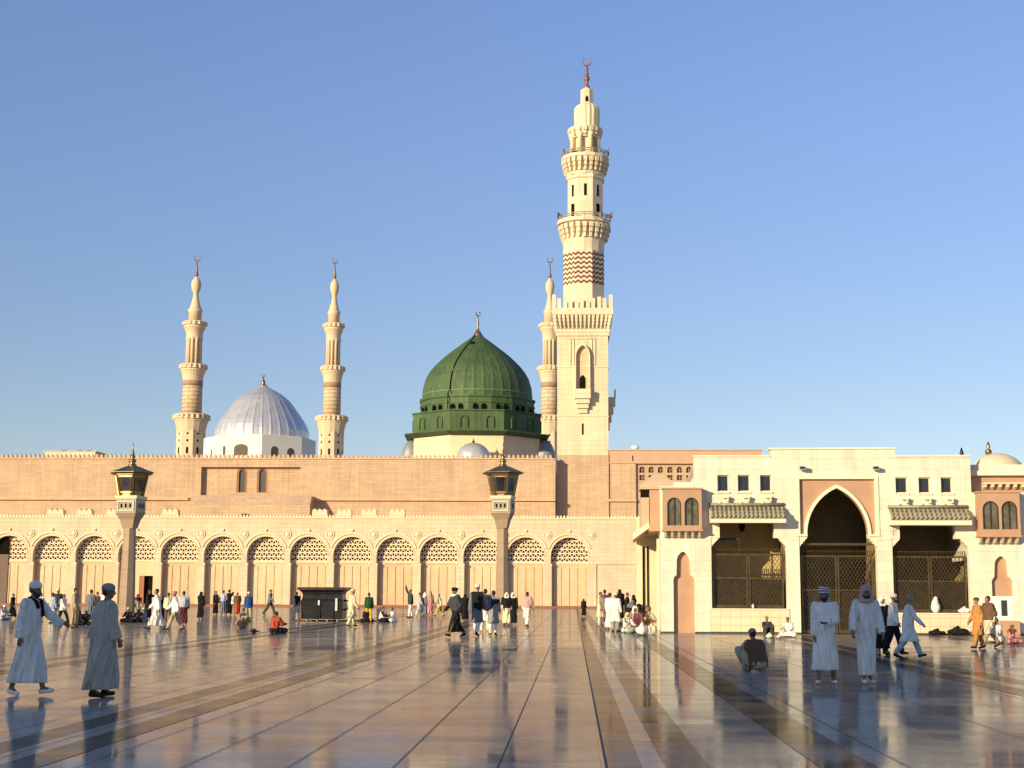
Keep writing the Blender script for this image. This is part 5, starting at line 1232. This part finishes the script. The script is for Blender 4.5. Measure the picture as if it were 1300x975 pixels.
# left section
wall(front, u1_, u2_, V(655, 950), zL, 0, TH, [(a, b_, zlw[0], zlw[1]) for a, b_ in Lw[:2]]+[(Lw[2][0], u2_, zlw[0], zlw[1])])
front.box(u2_, U(981), 0, TH, zlw[0]-1.2, zlw[0]); front.box(u2_, U(981), 0, TH, zlw[1], zL); front.box(u2_, U(981), 0, TH, V(655, 950), zlw[0]-1.2) if V(655, 950) < zlw[0]-1.2 else None
front.box(u1_, gl[0], 0, TH, 0, V(655, 950)); front.box(gl[0], gl[1], 0, TH, 0, gl[2])
front.box(gl[0], bl[0], 0, TH, V(683, 905), V(655, 950)); front.box(bl[1], gl[1], 0, TH, V(683, 990), V(655, 950)); front.box(bl[0], bl[1], 0, TH, V(662, 950), V(655, 950))
ua, ub = U(981), U(1011.5); zfr = V(604.5, 1060)
front.box(gl[1], ub, 0, TH, 0, V(655, 950)); front.box(ua, ub, 0, TH, V(655, 950), zC)
front.box(ub, gc[0], 0, TH, 0, zsp); 
uc, ud = U(1117.5), U(1139.5)
front.box(ub, uc, 0, TH, zfr, zC)
front.box(gc[1], gr[0], 0, TH, 0, zsp); front.box(uc, ud, 0, TH, zsp, zC) 
zr0 = V(658, 1180)
wall(front, ud, u4_, zr0, zRr, 0, TH, [(max(ud, a), b_, zrw[0], zrw[1]) for a, b_ in Rw])
front.box(ud, gr[0], 0, TH, zsp, zr0) if zr0 > zsp and gr[0] > ud else None
front.box(gr[0], gr[1], 0, TH, 0, gr[2]); front.box(gr[0], br_[0], 0, TH, V(684, 1136), zr0); front.box(br_[1], gr[1], 0, TH, V(684, 1222), zr0); front.box(br_[0], br_[1], 0, TH, V(667, 1180), zr0)
front.box(gr[1], U(1258.5), 0, TH, 0, zr0) if 0 else None
n2x0, n2x1 = U(1257.5), U(1284)
nB = [(n2x0, V(737, 1270)), (U(1261), V(732, 1270))]+arch(U(1270), U(1278)-U(1270), V(717, 1270), V(706, 1270)-V(717, 1270), 10)+[(U(1279), V(732, 1270)), (n2x1, V(737, 1270))]
wall(front, gr[1], u5_, 0, zr0, 0, TH, [(n2x0, n2x1, V(757, 1270), nB)])
front.box(u4_, u5_, 0, TH, zr0, V(625, 1270))
front.box(ud, U(1140), .001, TH-.001, zRr, zC)
front.build('front_wall', IVORY, T)
# coping, recessed tiers
m_ = MB(); 
for a, b_, z_ in ((u1_, u2_+.02, zL), (u2_, ud+.02, zC), (ud+.03, u4_, zRr)): m_.box(a-.03, b_, -.05, TH+.05, z_, z_+.07)
m_.box(0-.03, u1_, -.04, TH, zlow, zlow+.05); m_.build('coping', IVORYP, T)
# body: left flank, roof slab, back
m_ = MB(); m_.box(0, .5, TH, 4.6, 0, V(619, 850)); m_.box(.0, .5, 4.6, 15, 0, V(640, 850)); m_.box(u1_, u5_, 13, 13.5, 0, zL-.3); m_.box(u1_, u1_+.4, TH, 13, 0, zL-.25)
m_.box(u4_-.2, u4_, TH, 13, 3, zRr-.1); m_.box(u1_, u5_, TH, 13, zL-.75, zL-.3); m_.box(.5, u1_, TH, 12.5, zlow-.5, zlow-.25); m_.build('side_walls', IVORY, T)
# interior bays
def bay(name, a, b_, zf, zc, dep=3.4, mt=None):
    m_ = MB(); m_.box(a-.5, b_+.5, TH+dep, TH+dep+.1, 0, zc+.3); m_.box(a-.55, a-.45, TH+.002, TH+dep, 0, zc+.3); m_.box(b_+.45, b_+.55, TH+.002, TH+dep, 0, zc+.3)
    m_.box(a-.45, b_+.45, TH+.003, TH+dep, zc+.25, zc+.3); m_.box(a-.45, b_+.45, TH+.003, TH+dep, zf-.08, zf-.03) if zf > .1 else None
    return m_.build(name, mt or mat('shade-painted ochre vestibule stone', (.24, .18, .09), .8, var=.1, vs=.8), T)  # darker ochre puts the interior shade into the colour
bay('left_vestibule', gl[0], gl[1], gl[2], V(662, 950), 2.2, mat('sun-painted ochre vestibule stone', (.50, .37, .17), .8, var=.12, vs=.8)); bay('right_vestibule', gr[0], gr[1], gr[2], V(667, 1180)); bay('central_vestibule', gc[0], gc[1], 0, zfr-.1, 4.5)  # left bay gets a lighter ochre, its sunlight painted into the colour
# central arch and its rose spandrel
cx = (U(1025.5)+U(1103))/2; wa = (U(1103)-U(1025.5))/2; za0 = V(678, 1060); ha = V(619.5, 1060)-za0
AR = arch(cx, wa, za0, ha, 26)
m_ = MB(); wall(m_, ub+.16, uc-.16, za0, zfr-.12, .14, TH, [(cx-wa, cx+wa, za0, AR)]); m_.build('spandrel', ROSE, T)
m_ = MB(); t_ = .13; A2 = arch(cx, wa+t_, za0, ha+t_*1.15, 26); m_.prism(A2+AR[::-1], .03, .2); m_.build('archivolt', IVORYP, T)
m_ = MB(); m_.box(ub, ub+.16, -.04, TH, za0, zfr); m_.box(uc-.16, uc, -.04, TH, za0, zfr); m_.box(ub+.16, uc-.16, -.04, TH, zfr-.12, zfr)
m_.box(ub, cx-wa, -.04, TH, zsp, za0); m_.box(cx+wa, uc, -.04, TH, zsp, za0)
for s_, e_ in ((1, gc[0]), (-1, gc[1])):
    for q in range(4): m_.prism([(e_-s_*.05, zsp-.1*q), (e_+s_*(.34-.085*q), zsp-.1*q), (e_+s_*(.30-.085*q), zsp-.1*(q+1)), (e_-s_*.05, zsp-.1*(q+1))], .03, TH-.02)
m_.build('arch_frame', IVORYP, T)
m_ = MB()
for e_, s_, zz in ((gl[0], 1, V(683, 905)), (gl[1], -1, V(683, 990)), (gr[0], 1, V(684, 1136)), (gr[1], -1, V(684, 1222))):
    for q in range(4): m_.prism([(e_-s_*.02, zz-.08*q), (e_+s_*(.30-.075*q), zz-.08*q), (e_+s_*(.27-.075*q), zz-.08*(q+1)), (e_-s_*.02, zz-.08*(q+1))], .03, TH-.02)
m_.build('corbels', IVORYP, T)
# base courses
m_ = MB(); 
for a, b_ in ((-.04, nx0), (nx1, gc[0]-.02), (gc[1]+.02, u5_)): m_.box(a, b_, -.05, .0, 0, .06)
m_.build('dark_base_course', mat('dark base stone', (.05, .04, .035), .5), T)  # low dark strip along the foot of the front wall
m_ = MB(); m_.box(gl[0]-.1, gl[1]+.1, -.03, 0, .07, gl[2]-.02); m_.build('apron', IVORYS, T); m_ = MB(); m_.box(gr[0]-.1, gr[1]+.1, -.03, 0, .07, gr[2]-.02); m_.build('apron', IVORYS, T)
m_ = MB(); m_.box(gl[0]-.06, gl[1]+.06, -.07, TH, gl[2]-.02, gl[2]+.03); m_.box(gr[0]-.06, gr[1]+.06, -.07, TH, gr[2]-.02, gr[2]+.03); m_.build('sills', IVORYP, T)
m_ = MB(); m_.box(nx0-.05, nx1+.05, .22, .3, 0, V(695, 868)); m_.build('niche_panel', ROSE, T)
m_ = MB(); m_.box(n2x0-.05, n2x1+.05, .2, .28, V(758, 1270), V(700, 1270)); m_.build('niche_panel', ROSE, T)
m_ = MB(); m_.box(n2x0, n2x1, -.02, .1, V(788, 1270), V(757, 1270)); m_.build('white_panel', mat('white marble panel', (.8, .77, .68), .6), T)
m_ = MB(); m_.box(U(1268), U(1275.5), -.035, -.02, V(782, 1270), V(762, 1270)); m_.build('dark_slot', mat('dark green slot', (.03, .035, .025), .4), T)
m_ = MB(); m_.box(U(1262), U(1287), -.5, -.05, 0, V(788, 1270, -.5)); m_.build('stone_seat', ROSE, T)
# windows
for a, b_, z0, z1 in [(a, b_, *zlw) for a, b_ in Lw]+[(a, b_, *zrw) for a, b_ in Rw]:
    m_ = MB(); m_.box(a, a+.04, .1, .25, z0, z1); m_.box(b_-.04, b_, .1, .25, z0, z1); m_.box(a+.04, b_-.04, .1, .25, z1-.04, z1); m_.box(a+.04, b_-.04, .1, .25, z0, z0+.04); wv = m_.build('window', mat('ivory frame', (.7, .6, .42), .6), T)
    m_ = MB(); m_.box(a+.04, b_-.04, .18, .2, z0+.04, z1-.04); m_.build('pane', GLASSD, wv)
    m_ = MB(); m_.box(a-.05, b_+.05, -.06, .0, z0-.07, z0-.01); c = (a+b_)/2
    m_.build('sill', IVORYP, wv)
    m_ = MB(); m_.box(c-.02, c+.22, -.30, .0, z0-.28, z0-.20); m_.box(c+.14, c+.2, -.28, 0, z0-.42, z0-.281); m_.build('spout', IVORYP, wv); m_ = MB(); m_.box(c-.2, c-.12, -.12, 0, z0-.5, z0-.42); m_.build('peg', IVORYP, wv)
# awnings
def awning(a, b_, ztop, zf1, zf0, v1=-.72):
    m_ = MB(); m_.prismx([(0, ztop-.05), (0, zf0), (v1, zf0), (v1, zf1)], a, b_); aw = m_.build('awning', IVORYP, T)
    m_ = MB(); n = 17; w = (b_-a)/n; d = Vector((0, v1, zf1-ztop)); nrm = Vector((0, zf1-ztop, -v1)).normalized()
    for i in range(n):
        x_ = a+w*(i+.5); p_ = Vector((x_, 0, ztop)); q_ = Vector((x_, v1-.05, zf1))
        m_.tube([p_+nrm*-.02, q_+nrm*-.02], w*.36, 8)
        for s_ in range(3): t0 = p_.lerp(q_, (s_+.98)/3); m_.tube([t0+nrm*.01, t0-(q_-p_)*.06+nrm*.0], w*.42, 8)
    m_.prismx([(0, ztop-.05), (0, ztop-.08), (v1-.02, zf1-.08), (v1-.02, zf1-.05)], a+.01, b_-.01)
    m_.tube([(a, -.03, ztop+.05), (b_, -.03, ztop+.05)], .07, 8); m_.build('roof_tiles', TILEG, aw)
def Ua(px): return PB(px, 660, -.72)[0]
awning(Ua(901.5), Ua(998), V(642, 950), V(656, 950, -.72), V(663.5, 950, -.72))
awning(Ua(1131), Ua(1234), V(645, 1180), V(658, 1180, -.72), V(666.5, 1180, -.72))
# oriels
def oriel(pa, pb, py0, py1, wins, wy0, wy1, v1=-.55):
    mid = (pa+pb)/2; a, b_ = PB(pa, 650, v1)[0], PB(pb, 650, v1)[0]; z0, z1 = PB(mid, py1, v1)[1], PB(mid, py0, v1)[1]
    m_ = MB(); ops = []
    for wa_, wb_ in wins:
        x0, x1 = PB(wa_, 650, v1)[0], PB(wb_, 650, v1)[0]; zb = PB(mid, wy1, v1)[1]; ztp = PB(mid, wy0, v1)[1]; w = (x1-x0)/2
        ops.append((x0, x1, zb, arch((x0+x1)/2, w, ztp-w*1.05, w*1.05, 12)))
    wall(m_, a, b_, z0, z1, v1, v1+.12, ops); m_.box(a, a+.12, v1+.12, -.001, z0, z1); m_.box(b_-.12, b_, v1+.12, -.001, z0, z1); m_.box(a+.12, b_-.12, v1+.12, 0, z0, z0+.1); m_.box(a+.12, b_-.12, v1+.12, 0, z1-.1, z1)
    orl = m_.build('oriel', ROSE, T)
    m_ = MB(); m_.box(a-.04, b_+.04, v1-.04, 0, z0-.07, z0); tp_ = MB(); tp_.box(a-.05, b_+.05, v1-.05, 0, z1, z1+.06); tp_.build('top_moulding', ROSE, orl)
    for i in range(6):
        x_ = a+.1+i*(b_-a-.2)/5; m2_ = MB(); m2_.prismx([(0, z0-.07), (0, z0-.34), (-.2, z0-.30), (v1+.06, z0-.07)], x_-.05, x_+.05); m2_.build('bracket', IVORYP, orl)
    m_.build('sill', ROSE, orl)
    for x0, x1, zb, ar in ops:
        m_ = MB(); cx = (x0+x1)/2; w = (x1-x0)/2; A = [(x0, zb)]+ar+[(x1, zb)]; q = .86; B = [(cx+(x-cx)*q, zb+(z-zb)*.94+.04) for x, z in A]
        m_.prism(A+B[::-1], v1+.02, v1+.06); m_.box(cx-.015, cx+.015, v1+.03, v1+.055, zb, max(z for x, z in ar)); m_.build('window_frame', mat('dark window frame', (.03, .02, .015), .5), orl)
        m_ = MB(); m_.prism(A, v1+.09, v1+.1); m_.build('pane', mat('amber-grey pane', (.12, .10, .06), .12, var=.5, vs=3), orl)
oriel(841.5, 891, 621, 672, ((847, 865), (869, 887)), 631.5, 667)
oriel(1242, 1295, 625.5, 679.5, ((1247.5, 1268), (1271.5, 1291.5)), 636, 672)
# right upper tier with domed roof
m_ = MB(); v_ = .7; m_.box(u4_, u5_, v_, v_+.5, V(627, 1270), V(603, 1270, v_)); m_.build('upper_tier', ROSE, T)
m_ = MB(); m_.box(u4_-.0, u5_, v_-.25, v_+.6, V(604, 1270, v_), V(598.5, 1270, v_))
for i in range(9):
    x_ = U(1252+i*9.6, v_); m_.prismx([(v_, V(615, 1270, v_)), (v_-.35, V(615, 1270, v_)), (v_-.3, V(618.5, 1270, v_)), (v_, V(622.5, 1270, v_))], x_-.06, x_+.06)
m_.box(U(1249, v_), u5_, v_-.4, v_, V(615, 1270, v_), V(613.5, 1270, v_)); m_.build('upper_cornice', IVORYP, T)
xd = U(1269, 3.2); zd = V(599, 1270, v_+.3); rd = U(1304, 3.2)-xd; hd = V(576, 1270, 3.2)-zd
d_ = MB(); d_.lathe([(rd*math.cos(R(a))+.01, zd+hd*math.sin(R(a))) for a in range(0, 91, 9)], xd, 3.0, 48, 0, True, lambda k, n: 1+.01*(k % 4 == 0)); dm = d_.build('domed_roof', mat('sand dome plaster', (.70, .57, .38), .75, var=.08), T)
d_ = MB(); d_.lathe([(.12, zd+hd-.05), (.15, zd+hd+.1), (.05, zd+hd+.2), (.09, zd+hd+.3), (.02, zd+hd+.5)], U(1260, 3), 3.0, 10); d_.build('finial', GOLD, dm)
# gates
def gate(name, a, b_, z0, z1, y, lab_parts=True, spikes=.22, n=2):
    w = (b_-a)/n
    for i in range(n):
        x0, x1 = a+w*i+.015, a+w*(i+1)-.015
        m_ = MB(); f = .07; m_.box(x0, x0+f, y-.04, y+.04, z0, z1); m_.box(x1-f, x1, y-.04, y+.04, z0, z1); m_.box(x0+f, x1-f, y-.035, y+.035, z0, z0+.12); m_.box(x0+f, x1-f, y-.035, y+.035, z1-f, z1); m_.box(x0+f, x1-f, y-.036, y+.036, z0+(z1-z0)*.55-.03, z0+(z1-z0)*.55+.03)
        gt = m_.build('gate_leaf', BRONZE, T)
        m_ = MB(); s = .21; X0, X1, Z0, Z1 = x0+f, x1-f, z0+.12, z1-f
        k_ = -30
        for sg in (1, -1):
            c = -40
            while c < 60:
                # line x = X0 + c*s*.7 + sg*(z-Z0)*.62
                pts = [];
                for q in range(41):
                    zz = Z0+(Z1-Z0)*q/40; xx = X0+c*s*.7+sg*(zz-Z0)*.62
                    if X0 <= xx <= X1: pts.append((xx, zz))
                if len(pts) > 1: m_.bar((pts[0][0], y+sg*.008, pts[0][1]), (pts[-1][0], y+sg*.008, pts[-1][1]), .018, .03, up=(0, 1, 0))
                c += 1
        m_.build('lattice', BRONZE, gt)
        m_ = MB(); m_.box(X0, X1, y+.03, y+.034, Z0, Z0+(Z1-Z0)*.52); m_.build('infill', BRONZED, gt)
        m_ = MB(); c = x0+.04
        while c < x1: m_.lathe([(.016, z1), (.016, z1+spikes*.7), (.028, z1+spikes*.75), (.004, z1+spikes)], c, y, 6); c += .085
        m_.build('spikes', BRONZE, gt)
gate('gate', gl[0]+.05, gl[1]-.08, gl[2]+.05, V(703, 950, .3), .3); gate('gate', gr[0]+.05, gr[1]-.05, gr[2]+.05, V(706, 1180, .3), .3); gate('gate', gc[0]+.08, gc[1]-.12, .03, V(705, 1060, .4), .4)
m_ = MB(); m_.box(gc[0]+.0, gc[1]-.0, .36, .44, V(692, 1060), V(690, 1060)+.03); m_.build('gate_lintel', BRONZE, T)
m_ = MB(); uu = U(938, .9); m_.box(uu-.0, uu+.04, .9, .94, gl[2], V(683, 950, .9)); m_.box(gl[0]-.3, uu, .9, .94, V(686, 950, .9), V(683, 950, .9)); m_.build('inner_frame', mat('dark inner frame', (.03, .025, .02), .5), T)
m_ = MB(); q_ = (U(945), 1.2, V(668, 945)); m_.lathe([(.02, q_[2]+.25), (.10, q_[2]+.2), (.14, q_[2]+.05), (.1, q_[2]-.12), (.02, q_[2]-.2)], q_[0], q_[1], 10); m_.build('hanging_lamp', DARK, T)
# left flank: oriel, slanted awning, tall slits
m_ = MB(); zo0, zo1 = PB(825, 672, 2.5)[1], PB(825, 624, 2.5)[1]; m_.box(-.42, 0, 1.5, 3.9, zo0, zo1); m_.box(-.46, 0, 1.4, 4, zo0-.12, zo0); m_.build('side_oriel', ROSE, T)
m_ = MB(); m_.box(-.435, -.421, 1.9, 2.6, zo0+.2, zo1-.25); m_.box(-.435, -.421, 2.9, 3.6, zo0+.2, zo1-.25); m_.build('side_oriel_pane', DARK, T)
v_ = 7.5; za_, zb_ = PB(815, 657, v_)[1], PB(805, 680, v_)[1]
m_ = MB(); xo_ = U(803.5, v_, 680)
m_.add([(0, 5, za_), (0, 10, za_), (xo_, 10, zb_), (xo_, 5, zb_), (0, 5, za_-.28), (0, 10, za_-.28), (xo_, 10, zb_-.28), (xo_, 5, zb_-.28)], [(3, 2, 1, 0), (4, 5, 6, 7), (0, 4, 7, 3), (3, 7, 6, 2), (2, 6, 5, 1)]); m_.build('side_awning', IVORYP, T)
us = U(808, 9); zs8 = V(657, 815, 9); m_ = MB(); m_.box(us, 0, 9, 13, 0, zs8); m_.build('side_wing', CREAM, T)
m_ = MB()
for pa, pb in ((815.5, 818), (821, 823)): m_.box(U(pa, 8.97), U(pb, 8.97), 8.94, 9.0, .4, V(694, 820, 9))
m_.build('slits', DARK, T)
m_ = MB(); 
for v_ in (5.2, 8.2): m_.box(-.03, 0, v_, v_+1.6, .6, V(690, 825, v_))
m_.box(-.02, 0, 5.0, 6.0, V(700, 825, 5), V(680, 825, 5)); m_.build('side_gate', BRONZED, T)
m_ = MB()
for v_ in (5.0, 6.95, 8.0, 9.95): m_.box(-.1, 0, v_-.1, v_+.1, 0, V(690, 825, v_)+.2)
m_.build('side_pilasters', CREAM, T)
# hipped pavilion roof
Y = C0.y+8; t = thing('roof_pavilion', 'sand-coloured pyramidal pavilion roof behind the left oriel', 'roof pavilion', (X(836, Y, 620), Y, 0))
xc_ = X(836, Y, 620); w = (X(860, Y, 620)-X(811, Y, 620))/2; z0, z1 = Z(836, 619.5, Y), Z(836, 600, Y)
m_ = MB(); m_.lathe([(w*1.414, z0), (w*.95*1.0, z0+(z1-z0)*.42), (w*.35, z0+(z1-z0)*.88), (.02, z1)], xc_, Y, 4, R(45-2.5), False); m_.build('roof', mat('sand roof plaster', (.62, .43, .27), .8, var=.08, bump=.2), t)
m_ = MB(); m_.box(xc_-w, xc_+w, Y-w, Y+w, z0-.12, z0-.002); m_.build('eaves', PINKP, t)
m_ = MB(); m_.box(xc_-w*.9, xc_+w*.9, Y-w*.9, Y+w*.9, z0-.5, z0-.12); m_.build('opening', DARK, t); m_ = MB(); m_.box(xc_-w*.95, xc_+w*.95, Y-w*.95, Y+w*.95, z0-2.2, z0-.5); m_.build('walls', PINKP, t)
# floodlights on the centre block
def loc2w(u, v, z): return Vector((C0.x+u*cB-v*sB, C0.y+u*sB+v*cB, z))
for px, s_, lab in ((1018, 'left', 'small floodlight on the gate building front, left above the pointed arch'), (1111, 'right', 'small floodlight on the gate building front, right above the pointed arch')):
    u, z = PB(px, 594.5, -.2); p = loc2w(u, -.05, z); t = thing('floodlight', lab, 'floodlight', p, RB, 'floodlights above the arch', local=True)
    m_ = MB(); m_.box(-.12, .14, -.32, -.1, -.06, .08); m_.build('housing', mat('pale grey housing', (.5, .48, .42), .5), t)
    m_ = MB(); m_.box(-.03, .03, -.1, .05, -.03, .02); m_.build('arm', METALD, t)
    m_ = MB(); m_.box(-.1, .12, -.335, -.32, -.04, .06); m_.build('lens', GLASSD, t)
for px, lab in ((1030, 'left one of three low dark domelights on the roof above the arch'), (1052, 'middle one of three low dark domelights on the roof above the arch'), (1076, 'right one of three low dark domelights on the roof above the arch')):
    u, z = PB(px, 570, 1.2); p = loc2w(u, 1.2, zC-.1); m_ = MB(); m_.lathe([(.2, p.z), (.19, p.z+.1), (.14, p.z+.17), (.02, p.z+.2)], p.x, p.y, 16); o = m_.build('skylight', METALD, None, p); tag(o, lab, 'skylight', 'domelights on the gate building roof')
u, z = PB(1221, 580, 1.5); p = loc2w(u, 1.5, zRr-.1); m_ = MB(); m_.lathe([(.14, p.z), (.12, p.z+.2), (.06, p.z+.3), (.09, p.z+.38), (.02, p.z+.62)], p.x, p.y, 12); o = m_.build('roof_ornament', METALD, None, p); tag(o, 'small dark pointed ornament on the right part of the gate building roof', 'ornament')
p = W(806, 571.5, YR+.2); m_ = MB(); m_.box(p.x-.07, p.x+.07, p.y-.1, p.y+.1, p.z-.3, p.z+.1); m_.ell((p.x, p.y-.1, p.z+.3), (.5, .35, .3)); o = m_.build('roof_camera', mat('white lamp globe', (.7, .7, .66), .3), None, p); tag(o, 'small white security camera on the pink wing\'s parapet', 'camera')
# sacks on the right sill
sp_ = PB(1186, 779, .02); b0 = loc2w(U(1186, .02), -.0, gr[2]+.03)
def sack(px, w, h, lab, sd_):
    b0 = loc2w(U(px, -.0), .12, gr[2]+.03); lump('sack', 0, 0, w, h, BW, lab, 'sack', sd_, 'white sacks on the right gate sill', d=.32, base=b0, n=-3 if h > 15 else 0)
sack(1186, 13, 20, 'tall white sack standing on the sill of the right gate', 11); sack(1222, 18, 8, 'flat white sack lying on the sill of the right gate', 12)
b0 = loc2w(U(955, -.0), .1, gl[2]+.03); lump('sack', 0, 0, 4, 7, BW, 'small white bundle on the sill of the left gate', 'sack', 13, None, d=.15, base=b0)
for px, w, h, lab, sd_ in ((1190, 24, 7, 'low black bundle at the wall foot under the tall white sack', 21), (1216, 26, 11, 'higher black bundle at the wall foot under the flat white sack', 22)):
    u, z = PB(px, 811, -.4); lump('black_bundle', 0, 0, w, h, mat('black cloth', (.012, .011, .012), .85, 0, .07, 6, .25, 90, .2), lab, 'bundle', sd_, 'black bundles below the right gate', d=.35, base=loc2w(u, -.4, 0))
# ------------------------------------------------------------------ unseen building added behind the viewer, sized so its shade covers the near paving
T = thing('shade_building', 'unseen flat-roofed building behind the viewer, added to shade the near paving', 'building', (-90, -70, 0))
m_ = MB(); m_.box(-140, -38, -80, -60, 0, SHADE_H); m_.build('wall', PEACH, T)
m_ = MB(); m_.box(-140.2, -37.8, -80.2, -59.8, SHADE_H, SHADE_H+.4); m_.build('cornice', CREAM, T)
